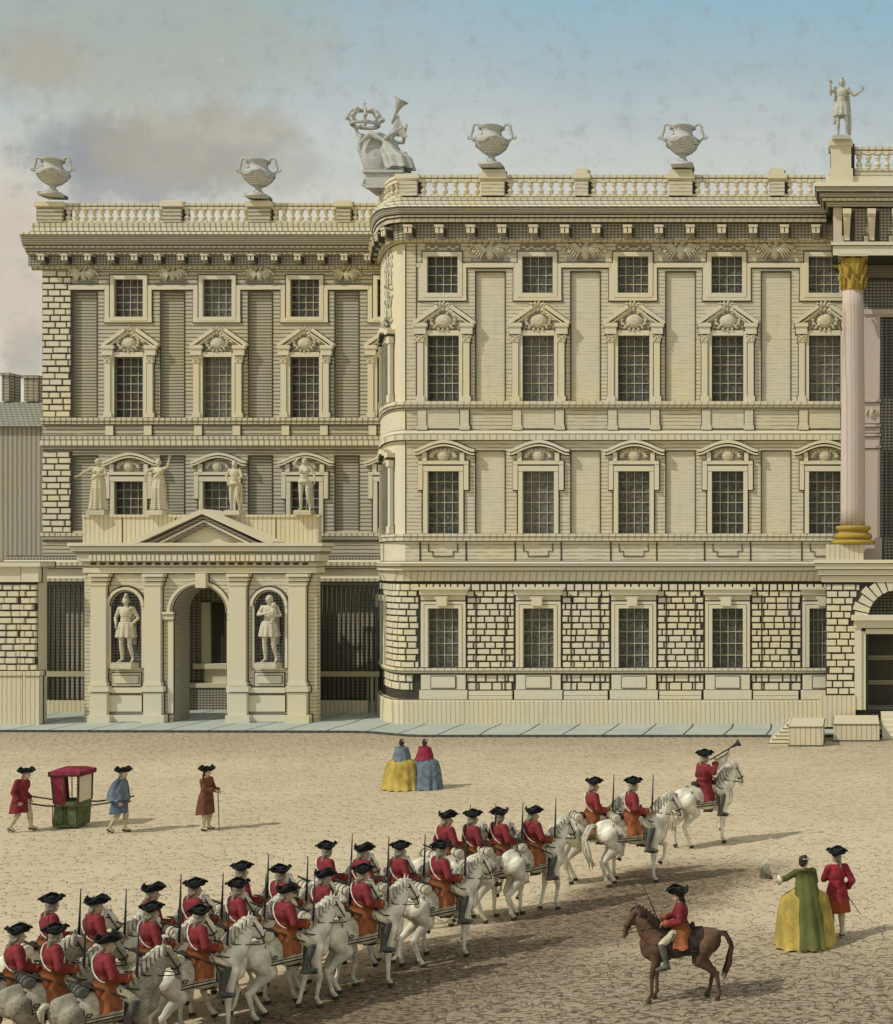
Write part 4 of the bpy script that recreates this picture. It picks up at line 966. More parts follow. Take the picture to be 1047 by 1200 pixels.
def blk(x0,x1,yt,yb,Y,dep,label):
    mb=MB(); z=PZ(yt,Y); mb.box(PX(x0,Y),PX(x1,Y),Y,Y+dep,0,z); mb.box(PX(x0,Y)-.03,PX(x1,Y)+.03,Y-.03,Y+dep+.03,z-.05,z-.03,1); mb.box(PX(x0,Y)-.03,PX(x1,Y)+.03,Y-.03,Y+dep+.03,0,.05,1)
    o=part(mb,'stone_block',['plinth','ink'],None); tag(o,label,'block','stone blocks flanking the portico steps')
blk(925,965,851,875,53.1,2.9,'lower pale stone block at the foot of the small steps, left of the doorway'); blk(977,1031,848,869,54.6,3.,'longer pale stone block right beside the doorway steps')
mb=MB()
for i in range(6): Y=53.3; mb.box(PX(901+4*i,Y),PX(924.6,Y),Y+.15*i,Y+2.7,.13*i,.13*(i+1)-.006); mb.box(PX(901+4*i,Y)-.02,PX(924.6,Y),Y+.15*i-.015,Y+2.7,.13*(i+1)-.035,.13*(i+1)-.012,1)
o=part(mb,'steps',['plain','ink'],None); tag(o,'small flight of narrow stone steps against the lower stone block','steps')
mb=MB()
for i in range(5): mb.box(PX(1034,56),PX(1100,56),55.2+.35*i,58.2,.17*i,.17*(i+1))
o=part(mb,'steps',['plain'],None); tag(o,'broad stone steps leading up into the portico doorway','steps')
# ================================================================== urns
def V3(*a): return Vector(a)
def urn(x,yt,yb,Y,label,lean=0):
    h=PZ(yt,Y)-PZ(yb,Y); z0=PZ(yb,Y); s=h/1.75; o=empty('urn',(PX(x,Y),Y,z0),label,'urn','handled urns on the balustrade piers')
    mb=MB(); mb.box(-.42*s,.42*s,-.42*s,.42*s,0,.14*s); mb.lathe([(.36*s,.14*s),(.36*s,.2*s),(.22*s,.25*s),(.13*s,.38*s),(.12*s,.46*s),(.2*s,.52*s)],seg=20); local(mb,'foot','urn',o)
    mb=MB(); mb.lathe([(.14*s,.5*s),(.34*s,.60*s),(.56*s,.80*s),(.64*s,1.0*s),(.62*s,1.12*s),(.50*s,1.2*s),(.40*s,1.28*s),(.36*s,1.42*s),(.40*s,1.52*s),(.47*s,1.58*s),(.47*s,1.62*s),(.40*s,1.65*s)],seg=28,fold=.03,nf=14); local(mb,'bowl','urn',o)
    mb=MB()
    mb.tube([(.62*s*math.cos(t),.62*s*math.sin(t),(1.0+.10*math.sin(4*t))*s) for t in np.linspace(0,2*PI,64,endpoint=False)],[s*(.055+.03*math.sin(i*1.1)) for i in range(64)],8,closed=True)
    local(mb,'festoon','urn',o)
    for q in (-1,1):
        pts=[(.44,1.22),(.60,1.30),(.66,1.45),(.62,1.62),(.52,1.70),(.44,1.66),(.44,1.58)]; p2=[(.60,1.62),(.74,1.55),(.80,1.38),(.76,1.20),(.80,1.06),(.90,1.04),(.92,1.12),(.86,1.14)]
        for pp,nm in ((pts+p2[0:0],1),(p2,2)):
            pass
        full=[(.58,1.06),(.72,1.10),(.82,1.22),(.80,1.36),(.74,1.50),(.74,1.64),(.66,1.74),(.54,1.72),(.47,1.62),(.48,1.52)]
        mb=MB(); mb.tube([(q*a*s,0,b*s) for a,b in full],.055*s,8); mb.tube([(q*a*s,0,b*s) for a,b in [(.78,1.24),(.88,1.16),(.95,1.20),(.92,1.28)]],.045*s,8); local(mb,'handle','urn',o)
    return o
urn(62,184,231,YW-.3,'leftmost handled grey urn on the end pier of the wing balustrade')
urn(303,185,233,YW-.3,'handled grey urn on the middle pier of the wing balustrade')
urn(576.5,145,197,YM-.25,'handled urn on the corner block balustrade, above the first panel from the curved corner')
urn(800.5,145,197,YM-.25,'handled urn nearest the portico statue, on the main balustrade')
# ================================================================== figures
def hand(mb,w,d,n,curl=.5,s=1.):
    """palm, four fingers of different length and a thumb; d = pointing direction, n = the way the palm faces"""
    d=Vector(d).normalized(); n=Vector(n); n=(n-d*n.dot(d)).normalized(); sd=d.cross(n); w=Vector(w)
    for q in (-1.4,-.5,.5,1.4): mb.cap(w,w+d*.075*s+sd*q*.018*s,.022*s,.017*s,8)
    L=[.062,.078,.082,.070]
    for i,q in enumerate((-1.5,-.5,.5,1.5)):
        b=w+d*.082*s+sd*q*.021*s; c=curl
        d1=(d*math.cos(c)+n*math.sin(c)+sd*q*.05).normalized(); d2=(d*math.cos(c*2.1)+n*math.sin(c*2.1)).normalized()
        m=b+d1*L[i]*.55*s; mb.cap(b,m,.0105*s,.0095*s,7); mb.cap(m,m+d2*L[i]*.5*s,.0095*s,.008*s,7)
    b=w+d*.02*s+sd*.025*s; m=b+(d*.5+sd*.8+n*.35).normalized()*.045*s; mb.cap(b,m,.014*s,.012*s,7); mb.cap(m,m+(d*.8+n*.6).normalized()*.035*s,.012*s,.010*s,7)
def head(mb,c,yaw=0,pitch=0,hr=1.):
    rm=Euler((0,pitch,yaw)).to_matrix(); c=Vector(c); P=lambda *a:c+rm@(Vector(a)*hr)
    def E(p,r,rot=None): mb.ell(P(*p),(r[0]*hr,r[1]*hr,r[2]*hr),rot=(0,pitch,yaw),seg=14,rings=10)
    E((-.008,0,.02),(.098,.078,.098)); E((.022,0,-.035),(.068,.060,.078)); mb.cap(P(.055,0,-.085),P(.02,0,-.07),.028*hr,.05*hr)      # skull, face, chin
    mb.cap(P(.088,0,.018),P(.112,0,-.022),.009*hr,.016*hr,8); E((.098,0,-.028),(.017,.018,.011))                                 # nose
    for s in (-1,1):
        mb.cap(P(.083,s*.018,.028),P(.072,s*.048,.026),.010*hr,.010*hr,8)                                                        # brow
        E((.078,s*.029,.008),(.012,.014,.010)); E((.062,s*.040,-.022),(.022,.018,.018)); E((-.006,s*.078,-.005),(.016,.010,.030))      # eye, cheek, ear
    mb.cap(P(.085,-.018,-.055),P(.085,.018,-.055),.010*hr,.010*hr,8); mb.cap(P(.080,-.014,-.067),P(.080,.014,-.067),.010*hr,.010*hr,8)
DEF=dict(pel=(0,0,.96),chest=(.0,0,1.28),neck=(0,0,1.46),head=(.02,0,1.60),yaw=0,pitch=0,
 shL=(0,.175,1.40),elL=(-.03,.24,1.14),wrL=(.06,.25,.92),hdL=(.15,0,-1),hnL=(0,-1,0),
 shR=(0,-.175,1.40),elR=(-.03,-.24,1.14),wrR=(.06,-.25,.92),hdR=(.15,0,-1),hnR=(0,1,0),
 hpL=(0,.095,.93),knL=(.03,.11,.50),anL=(-.02,.11,.09),toL=(.13,.13,.03),
 hpR=(0,-.095,.93),knR=(.03,-.11,.50),anR=(-.02,-.11,.09),toR=(.13,-.13,.03),curl=.5,bust=0)
def pose(**k): d=dict(DEF); d.update(k); return d
def body_blobs(mb,p,fat=1.,hands=True):
    pel=Vector(p['pel']);ch=Vector(p['chest']);nk=Vector(p['neck']);hd=Vector(p['head'])
    ax=(ch-pel).normalized(); pit=math.atan2(ax.x,ax.z); rol=-math.atan2(ax.y,ax.z)
    rot=(rol,pit,0)
    mb.ell(pel,(.120*fat,.165*fat,.13),rot=rot); mb.ell(pel.lerp(ch,.45),(.105*fat,.135*fat,.17),rot=rot); mb.ell(ch,(.120*fat,.165*fat,.17),rot=rot); mb.ell(ch+ax*.10,(.09,.175,.075),rot=rot)
    if p['bust']:
        for s in (-1,1): mb.ell(ch+Vector((.10,s*.075,-.0)),(.065,.068,.065))
    mb.cap(ch+ax*.1,nk,.075,.054); mb.cap(nk,hd-Vector((0,0,.02)),.054,.05)
    head(mb,hd,p['yaw'],p['pitch'])
    for s in 'LR':
        sh,el,wr=p['sh'+s],p['el'+s],p['wr'+s]; mb.cap(ch+ax*.1,sh,.07,.062); mb.chain([sh,Vector(sh).lerp(Vector(el),.4),el],[.058,.052,.042]); mb.chain([el,Vector(el).lerp(Vector(wr),.3),wr],[.041,.042,.026])
        if hands: hand(mb,wr,p['hd'+s],p['hn'+s],p['curl'])
        hp,kn,an,to=[Vector(p[a+s]) for a in ('hp','kn','an','to')]
        mb.chain([hp,hp.lerp(kn,.35),kn],[.092,.088,.058]); mb.chain([kn,kn.lerp(an,.28),kn.lerp(an,.7),an],[.056,.062,.044,.036])
        mb.cap(an+(an-to)*.25-Vector((0,0,.03)),an,.032,.038); mb.cap(an,to,.038,.030); mb.cap(to,to+(to-an).normalized()*.05,.032,.024)
def legs_blobs(mb,p,g=.012,upto=1.):
    for s in 'LR':
        hp,kn,an=[Vector(p[a+s]) for a in ('hp','kn','an')]; mb.chain([hp,hp.lerp(kn,.35),kn],[.092+g,.09+g,.06+g])
        if upto>0: e=kn.lerp(an,upto*.25); mb.chain([kn,e],[.058+g,.062+g])
    mb.ell(p['pel'],(.12+g,.165+g,.13))
def boots_blobs(mb,p,g=.012,top=.05,sides='LR'):
    for s in sides:
        kn,an,to=[Vector(p[a+s]) for a in ('kn','an','to')]; t=kn.lerp(an,top)
        mb.chain([t,kn.lerp(an,.3),kn.lerp(an,.7),an],[.070+g,.064+g,.048+g,.040+g]); mb.cap(an,to,.042+g,.034+g); mb.cap(to,to+(to-an).normalized()*.055,.034+g,.026+g); hl=an+(an-to)*.28; hl.z=min(an.z,to.z)+(.0); mb.cap(hl,an,.034,.042)
def coat_blobs(mb,p,g=.028,sleeve=1.,fat=1.,belly=0):
    pel=Vector(p['pel']);ch=Vector(p['chest']);nk=Vector(p['neck']); ax=(ch-pel).normalized(); rot=(-math.atan2(ax.y,ax.z),math.atan2(ax.x,ax.z),0)
    mb.ell(pel+ax*.02,((.125+g)*fat,(.165+g)*fat,.16),rot=rot); mb.ell(pel.lerp(ch,.45),((.115+g)*fat,(.142+g)*fat,.2),rot=rot); mb.ell(ch,(.125+g,.165+g,.19),rot=rot); mb.ell(ch+ax*.1,(.10+g,.175+g*.6,.085),rot=rot)
    mb.cap(ch+ax*.14,nk-Vector((0,0,.02)),.09,.066)
    if p['bust']:
        for s in (-1,1): mb.ell(ch+Vector((.105,s*.075,0)),(.075,.075,.07))
    for s in 'LR':
        sh,el,wr=[Vector(p[a+s]) for a in ('sh','el','wr')]; mb.cap(ch+ax*.1,sh,.08+g*.5,.070+g*.4); mb.chain([sh,sh.lerp(el,.4),el],[.070+g*.4,.063+g*.4,.056+g*.4]); e=el.lerp(wr,sleeve*.82); mb.chain([el,e],[.056+g*.4,.058+g*.4])
def skirt(mb,rings,nf=9,fold=.05,seg=40,open_bottom=False):
    """rings: (cx,cy,z,rx,ry) from the top down"""
    vs=[];fs=[];n=len(rings)
    for i,(cx,cy,z,rx,ry) in enumerate(rings):
        f=fold*(i/(n-1))
        for k_ in range(seg):
            a=2*PI*k_/seg; q=1+f*math.cos(nf*a+.5*math.sin(2*a)+.4*i/n); vs.append((cx+rx*q*math.cos(a),cy+ry*q*math.sin(a),z+(.02*math.sin(nf*a) if i==n-1 else 0)))
    for i in range(n-1):
        for k_ in range(seg): fs.append((i*seg+k_,i*seg+(k_+1)%seg,(i+1)*seg+(k_+1)%seg,(i+1)*seg+k_))
    fs.append(tuple(range(seg))); fs.append(tuple((n-1)*seg+k_ for k_ in range(seg-1,-1,-1))); mb.add(vs,fs)
def tricorn(c,yaw=0,s=1.,fluffy=True):
    mb=MB(); c=Vector(c); seg=42; rows=[]
    prof=[(.0,.125),(.05,.12),(.085,.105),(.10,.05),(.103,.0),(.15,-.005),(.19,.03),(.195,.085)]
    vs=[];fs=[]
    for i,(r,z) in enumerate(prof):
        for k_ in range(seg):
            a=2*PI*k_/seg; t=math.cos(3*a)     # three corners: front and both rear sides
            rr=r*s; zz=z*s
            if i>=5: w_=(i-4)/3; rr*=1+.20*t*w_; zz+=s*w_*(-.045*t+.02)
            if fluffy and i>=6: zz+=s*.006*math.sin(a*17)+s*.004*math.sin(a*29+1)
            vs.append((c.x+rr*math.cos(a+yaw),c.y+rr*math.sin(a+yaw),c.z+zz))
    n=len(prof)
    for i in range(n-1):
        for k_ in range(seg): fs.append((i*seg+k_,i*seg+(k_+1)%seg,(i+1)*seg+(k_+1)%seg,(i+1)*seg+k_))
    fs.append(tuple(range(seg))); mb.add(vs,fs)
    # feathered edging
    mb.tube([(c.x+.215*s*(1+.20*math.cos(3*a))*math.cos(a+yaw),c.y+.215*s*(1+.20*math.cos(3*a))*math.sin(a+yaw),c.z+s*(.10-.045*math.cos(3*a)+.01+.004*math.sin(a*13))) for a in np.linspace(0,2*PI,54,endpoint=False)],[s*(.022+.006*math.sin(i*2.7)) for i in range(54)],6,closed=True)
    return mb
def hair_mb(p,queue=True,bulk=1.):
    mb=MB(); h=Vector(p['head']); yw=p['yaw']; d=Vector((math.cos(yw),math.sin(yw),0)); sd=Vector((-d.y,d.x,0))
    mb.ell(h-d*.02+Vector((0,0,.035)),(.098*bulk,.088*bulk,.088),rot=(0,0,yw)); mb.ell(h-d*.05-Vector((0,0,.03)),(.06,.078,.07),rot=(0,0,yw))
    for s in (-1,1): mb.cap(h+sd*s*.078-d*.02-Vector((0,0,.005)),h+sd*s*.075-d*.045-Vector((0,0,.03)),.024,.024)
    if queue: mb.chain([h-d*.09-Vector((0,0,.03)),h-d*.12-Vector((0,0,.13)),h-d*.115-Vector((0,0,.28))],[.034,.024,.016])
    return mb
VOX=.0125
def put(me,name,mat,parent):
    o=newobj(name,me,parent,W[parent.name]) 
    return o
def mkpart(mb,name,mat,parent,vox=VOX,it=3): return put(remesh(mb,vox,name,mat,it),name,mat,parent)
# ---------------- mounted trooper, facing +X, the ground at z=0 under the horse
RP=pose(pel=(-.02,0,1.40),chest=(-.03,0,1.70),neck=(-.02,0,1.87),head=(.01,0,2.00),
 shL=(-.02,.17,1.82),elL=(-.02,.27,1.58),wrL=(.22,.12,1.50),hdL=(1,-.3,-.1),hnL=(0,-.4,-1),
 shR=(-.02,-.17,1.82),elR=(.0,-.30,1.57),wrR=(.25,-.27,1.50),hdR=(1,.1,.15),hnR=(0,1,-.1),
 hpL=(-.0,.10,1.38),knL=(.33,.27,1.16),anL=(.22,.31,.74),toL=(.36,.33,.71),
 hpR=(-.0,-.10,1.38),knR=(.33,-.27,1.16),anR=(.22,-.31,.74),toR=(.36,-.33,.71),curl=1.25)
def rider(P,label,group,mats=('redor','orange','hatm','hair'),belt=True,name='person',cap=1.,skirtlen=.34,hats=.78,tip=0):
    o=empty(name,(0,0,0),label,'person',group)
    mb=MB(); body_blobs(mb,P); mkpart(mb,'body','skin',o,.011,2)
    mb=MB(); legs_blobs(mb,P); mkpart(mb,'breeches','breech',o)
    for s in 'LR': mb=MB(); boots_blobs(mb,P,sides=s); mkpart(mb,'boot','boot',o)
    mb=MB(); coat_blobs(mb,P); ct=mkpart(mb,'coat',mats[0],o)
    mb=MB(); x,y,z=P['pel']
    # coat skirts spread over the saddle and hang at both sides
    skirt(mb,[(x,y,z+.12,.15,.19),(x-.01,y,z+.02,.20,.235),(x-.02,y,z-.10,.25,.29),(x-.03,y,z-skirtlen,.27,.335)],nf=7,fold=.10); put(mb.mesh('coat_skirt',[mats[1]],True),'coat_skirt',mats[1],o)
    for s in 'LR':
        mb=MB(); el,wr=Vector(P['el'+s]),Vector(P['wr'+s]); a=el.lerp(wr,.62); b=el.lerp(wr,.9); mb.tube([a,b],[.062,.085],14); put(mb.mesh('cuff',[mats[1]],True),'cuff',mats[1],ct)
    put(tricorn(Vector(P['head'])+Vector((-.005,0,.065)),P['yaw']+tip,hats).mesh('hat',[mats[2]],True),'hat',mats[2],o)
    mkpart(hair_mb(P),'hair',mats[3],o)
    if belt:
        c=Vector(P['chest']); mb=MB(); pts=[]
        for a in np.linspace(0,2*PI,28,endpoint=False):
            px=.150*math.cos(a)-.004; py=.186*math.sin(a); pz=.02+.20*math.sin(a); pts.append(c+Vector((px,py,pz-.03)))
        mb.tube(pts,.012,6,closed=True); put(mb.mesh('crossbelt',['white'],True),'crossbelt','white',o)
    return o
def horse_mb(kind='a'):
    mb=MB()
    mb.ell((.40,0,1.04),(.30,.225,.31)); mb.ell((.10,0,1.08),(.42,.25,.275)); mb.ell((-.18,0,1.10),(.36,.25,.25)); mb.ell((-.50,0,1.12),(.32,.245,.27)); mb.ell((-.62,0,1.20),(.2,.19,.17)); mb.ell((.30,0,1.24),(.26,.12,.14))
    mb.cap((.56,0,.98),(.60,0,1.12),.17,.16)
    mb.chain([(.42,0,1.18),(.60,0,1.38),(.70,0,1.58),(.78,0,1.72)],[.25,.20,.155,.115]); mb.chain([(.36,0,1.32),(.52,0,1.56),(.68,0,1.72),(.78,0,1.76)],[.12,.09,.08,.07])
    mb.chain([(.82,0,1.73),(.93,0,1.60),(1.00,0,1.44),(1.03,0,1.33)],[.098,.088,.064,.054]); mb.ell((.87,0,1.58),(.10,.075,.11)); mb.ell((1.02,0,1.32),(.06,.052,.055)); mb.ell((1.04,0,1.28),(.035,.04,.035))
    for s in (-1,1):
        mb.cap((.80,s*.055,1.80),(.82,s*.062,1.92),.030,.010,8); mb.ell((.905,s*.078,1.62),(.022,.016,.018)); mb.ell((1.06,s*.028,1.31),(.015,.014,.015))
    F={'a':[((.44,.82),(.52,.50),(.46,.18),(.52,.04)),((.42,.82),(.38,.48),(.30,.18),(.27,.05))],
       'b':[((.42,.82),(.40,.48),(.40,.15),(.45,.04)),((.46,.84),(.66,.62),(.60,.36),(.54,.27))],
       'c':[((.42,.82),(.41,.48),(.41,.15),(.46,.04)),((.48,.86),(.74,.74),(.70,.46),(.62,.36))],
       's':[((.42,.82),(.43,.48),(.42,.15),(.47,.04)),((.44,.82),(.52,.50),(.52,.17),(.58,.04))]}[kind]
    Hh={'a':[((-.36,.80),(-.70,.50),(-.62,.16),(-.56,.04)),((-.36,.80),(-.56,.52),(-.38,.18),(-.31,.04))],
       'b':[((-.36,.80),(-.62,.50),(-.50,.16),(-.44,.04)),((-.36,.80),(-.72,.53),(-.72,.19),(-.70,.06))],
       'c':[((-.36,.80),(-.68,.50),(-.60,.16),(-.54,.04)),((-.36,.80),(-.58,.52),(-.42,.18),(-.36,.04))],
       's':[((-.38,.80),(-.66,.50),(-.60,.16),(-.55,.04)),((-.38,.80),(-.72,.50),(-.78,.16),(-.74,.04))]}[kind]
    hoofs=[]
    for s,(e,kn,ft,hf) in ((-1,F[0]),(1,F[1])):
        y=s*.13; mb.chain([(.44,y,1.02),(e[0],y,e[1]),(kn[0],y,kn[1])],[.145,.092,.052]); mb.ell((kn[0],y,kn[1]),(.055,.05,.062)); mb.chain([(kn[0],y,kn[1]),(ft[0],y,ft[1]),(hf[0],y,hf[1]+.03)],[.046,.033,.045]); mb.ell((ft[0],y,ft[1]),(.044,.04,.042)); hoofs.append((hf,y,ft))
    for s,(st,hk,ft,hf) in ((-1,Hh[0]),(1,Hh[1])):
        y=s*.135; mb.chain([(-.52,y,1.08),(st[0],y,st[1]),((st[0]+hk[0])/2-.02,y,(st[1]+hk[1])/2),(hk[0],y,hk[1])],[.205,.14,.085,.056]); mb.cap((hk[0]-.03,y,hk[1]+.04),(hk[0],y,hk[1]-.04),.035,.045,8); mb.chain([(hk[0],y,hk[1]),(ft[0],y,ft[1]),(hf[0],y,hf[1]+.03)],[.050,.036,.046]); mb.ell((ft[0],y,ft[1]),(.046,.042,.044)); hoofs.append((hf,y,ft))
    return mb,hoofs
HM={}
def horse(kind,hide,mane,label,group,tail='short',rug='scloth',roll=True):
    o=empty('horse',(0,0,0),label,'horse',group)
    if kind not in HM: mb,h=horse_mb(kind); HM[kind]=(remesh(mb,.0155,'horse_body','hgrey',4,.5),h)
    me,h=HM[kind]
    if hide!='hgrey': me=me.copy(); me.materials[0]=M[hide]
    b=put(me,'body',hide,o)
    for hf,y,ft in h:
        mb=MB(); L=Vector((hf[0]-ft[0],0,hf[1]-ft[1])).normalized(); c=Vector((hf[0],y,hf[1])); mb.tube([c-L*.035,c+L*.03],[.044,.058],10); put(mb.mesh('hoof',['hoof'],False),'hoof','hoof',b)
    # mane: overlapping locks down both sides of the crest
    mb=MB(); rr=random.Random(7)
    for i in range(22):
        q=i/21; x=.32+.46*q; z=1.43+.40*q+.05*math.sin(q*3); s=1 if i%3 else -1; L=.16+.05*rr.random()
        mb.tube([(x,0,z),(x-.02,s*.06,z-.0),(x-.03-.03*rr.random(),s*(.115+.02*(1-q)),z-L*.6),(x-.02+.04*rr.random(),s*(.13+.03*(1-q)),z-L)],[.022,.03,.024,.005],6)
    for s in (-1,0,1): mb.tube([(.81,s*.02,1.83),(.89,s*.03,1.80),(.93,s*.035,1.70)],[.02,.022,.005],6)
    put(mb.mesh('mane',[mane],True),'mane',mane,o)
    mb=MB()
    if tail=='short': mb.tube([(-.78,0,1.26),(-.85,0,1.27),(-.90,0,1.20),(-.89,0,1.08),(-.86,0,1.0)],[.045,.055,.055,.04,.01],8)
    else:
        for i in range(12):
            yy=(i-5.5)*.012; mb.tube([(-.78,yy,1.27),(-.90,yy*1.5,1.25),(-1.0-.03*rr.random(),yy*2.6,1.02),(-.99+.05*rr.random(),yy*3.4,.72),(-.94+.12*rr.random(),yy*3+.03*rr.random(),.40+.16*rr.random())],[.03,.036,.034,.028,.006],6)
    put(mb.mesh('tail',[mane],True),'tail',mane,o)
    # saddle cloth shell
    def shell(x0,x1,a0,r,lo,seg=18):
        vs=[];fs=[]; nx=8
        for i in range(nx+1):
            x=x0+(x1-x0)*i/nx; 
            for j in range(seg+1):
                a=-a0+2*a0*j/seg; low=lo*(1-.12*math.sin(PI*i/nx)); vs.append((x,(.265+r)*math.sin(a),1.06+(.31+r+.02)*math.cos(a)-(.0 if abs(a)<1 else (abs(a)-1)*low)))
        for i in range(nx):
            for j in range(seg): fs.append((i*(seg+1)+j,i*(seg+1)+j+1,(i+1)*(seg+1)+j+1,(i+1)*(seg+1)+j))
        return vs,fs
    mb=MB(); vs,fs=shell(-.46,.16,1.75,.018,.10); mb.add(vs,fs); sc=put(mb.mesh('saddle_cloth',[rug],True),'saddle_cloth',rug,o)
    mb=MB()
    for s in (-1,1):
        e=[(-.46+.62*i/8,s*.285,.955) for i in range(9)]; pts=[(-.45,s*.20,1.30),(-.455,s*.272,1.14)]+[(-.44,s*.288,.98)]+e[1:]+[(.16,s*.285,1.10)]
        mb.tube(pts,.013,6); mb.tube([(a+(.06 if i<3 else 0),b*1.005,c+(.05 if i>=3 else 0)) for i,(a,b,c) in enumerate(pts)],.008,6)
        mb.tube([(-.33+.05*math.cos(t_)*(1-t_/9),s*.290,1.06+.05*math.sin(t_)*(1-t_/9)) for t_ in np.linspace(0,7,12)],.009,5)
    put(mb.mesh('saddle_cloth_border',['leather'],True),'saddle_cloth_border','leather',sc)
    mb=MB(); mb.ell((-.02,0,1.39),(.27,.17,.045)); mb.ell((-.26,0,1.43),(.05,.15,.07)); mb.ell((.22,0,1.42),(.05,.09,.07)); put(mb.mesh('saddle',['leather'],True),'saddle','leather',o)
    if roll:
        mb=MB(); mb.tube([(-.40,-.26,1.42),(-.40,-.25,1.42),(-.40,.25,1.42),(-.40,.26,1.42)],[.06,.085,.085,.06],14); rl=put(mb.mesh('bedroll',['boot' if hide!='hgrey' else 'scloth'],True),'bedroll','boot',o)
        mb=MB()
        for y in (-.15,0,.15): mb.tube([(-.40+.09*math.cos(a),y,1.42+.09*math.sin(a)) for a in np.linspace(0,2*PI,12,endpoint=False)],.009,5,closed=True)
        put(mb.mesh('strap',['leather'],True),'strap','leather',rl)
    mb=MB(); ring=lambda c,d,r1,r2,n=14:[Vector(c)+Vector((d[0]*math.sin(a)*r2,math.cos(a)*r1,d[1]*math.sin(a)*r2)) for a in np.linspace(0,2*PI,n,endpoint=False)]
    mb.tube(ring((.985,0,1.47),(.8,.35),.082,.083),.011,6,closed=True); mb.tube(ring((.80,0,1.70),(.75,-.2),.112,.14),.011,6,closed=True)
    for s in (-1,1): mb.tube([(1.02,s*.068,1.35),(.975,s*.085,1.48),(.88,s*.098,1.64),(.82,s*.11,1.76)],.010,6); mb.tube([(1.02,s*.068,1.35),(.82,s*.18,1.40),(.52,s*.17,1.46),(.26,s*.02+.1,1.52)],.009,6); mb.tube([(.64,s*.13,1.22),(.35,s*.22,1.30),(.15,s*.2,1.36)],.012,6)
    mb.tube(ring((.52,0,1.10),(.35,.9),.235,.24),.012,6,closed=True) if False else None
    put(mb.mesh('bridle',['leather'],True),'bridle','leather',o)
    for s in (-1,1):
        mb=MB(); mb.tube([(.10,s*.26,1.36),(.24,s*.30,1.0),(.28,s*.32,.74)],.010,6); mb.tube([(.20,s*.34,.72),(.24,s*.38,.70),(.36,s*.38,.68),(.36,s*.28,.68),(.24,s*.27,.70)],.010,6,closed=True)
        put(mb.mesh('stirrup',['leather'],True),'stirrup','leather',o)
    return o
def sword(label,group,mat='steel'):
    o=empty('sword',(.27,-.27,1.50),label,'sword',group); mb=MB(); mb.tube([(.33,-.265,1.50),(.345,-.265,1.75),(.365,-.265,2.30)],[.021,.019,.008],6); local(mb2(mb,o),'blade',mat,o)
    mb=MB(); mb.tube([(.325,-.265,1.44),(.33,-.265,1.53)],.014,8); mb.tube([(.33,-.265,1.44),(.39,-.265,1.46),(.395,-.265,1.51),(.34,-.265,1.535)],.007,6); mb.ell((.323,-.265,1.43),(.02,.02,.018)); local(mb2(mb,o),'hilt','ironl',o)
    return o
def mb2(mb,o):
    w_=W[o.name]; mb.v=[(a[0]-w_.x,a[1]-w_.y,a[2]-w_.z) for a in mb.v]; return mb
def carbine(label,group):
    o=empty('carbine',(-.1,-.26,1.45),label,'carbine',group); a=Vector((-.62,-.16,1.66)); b=Vector((.34,-.30,1.14))
    mb=MB(); mb.tube([a,a.lerp(b,.55)],[.016,.02],8); local(mb2(mb,o),'barrel','steel',o)
    mb=MB(); mb.tube([a.lerp(b,.2),a.lerp(b,.6),a.lerp(b,.72),b],[.02,.026,.03,.05],8,flat=.6); local(mb2(mb,o),'stock','wood',o)
    return o
for o_ in (): pass
# ================================================================== the troop
GP='red-coated mounted troopers of the column'; GH='grey horses of the column'; GS='swords held upright by the troopers'; GC='carbines slung behind the troopers'
P0=rider(RP,'x',GP); 
RP2=dict(RP); RP2.update(yaw=.35,head=(.02,.01,1.995),elR=(-.02,-.31,1.58),chest=(-.02,.01,1.70))
P1=rider(RP2,'x',GP)
RP3=dict(RP); RP3.update(yaw=-.55,head=(.0,-.01,1.99),chest=(-.05,0,1.69),elL=(-.06,.28,1.59),wrL=(.18,.10,1.46),knL=(.30,.29,1.14),knR=(.30,-.29,1.14),anR=(.14,-.33,.74),toR=(.28,-.35,.73))
P2=rider(RP3,'x',GP)
HA=horse('a','hgrey','mane','x',GH); HB=horse('b','hgrey','mane','x',GH); HC=horse('c','hgrey','mane','x',GH,tail='long'); HD=horse('a','hdark','mane','x',GH); HE=horse('c','hgrey','mane','x',GH)
S0=sword('x',GS); K0=carbine('x',GC)
used=set()
def place(proto,X,Y,rot,s,label,dx=0,dy=0):
    """first use takes the prototype itself, later ones a copy of the thing and its parts"""
    rec=PR[proto.name]
    if proto.name not in used: used.add(proto.name); o=proto
    else: o=copytree(proto)
    m=Matrix.Translation((X,Y,0))@Matrix.Rotation(rot,4,'Z')@Matrix.Scale(s,4)@Matrix.Translation(rec); o.matrix_world=m; o['label']=label; bpy.context.view_layer.update()
    return o
PR={o.name:W[o.name].copy() for o in (P0,P1,P2,HA,HB,HC,HD,HE,S0,K0)}
def feet(h): return 990+1.26*(h-884)
order=['leftmost','second from left','third from left','rightmost']
ranks=[('front pair',[(696,917),(742,917)],['left','right']),
 ('first rank of four',[(524,956),(554,954),(586,952),(625,948)],order),
 ('second rank of four',[(383,990),(426,993),(469,990),(517,992)],order),
 ('third rank of four',[(283,1014),(329,1017),(380,1021),(425,1020)],order),
 ('fourth rank of four',[(179,1038),(228,1037),(279,1037),(336,1041)],order),
 ('fifth rank of four',[(60,1055),(113,1056),(177,1062),(234,1065)],order),
 ('last rank at the lower left corner',[(20,1087),(64,1089),(126,1099)],['leftmost','middle','rightmost'])]
rq=random.Random(5)
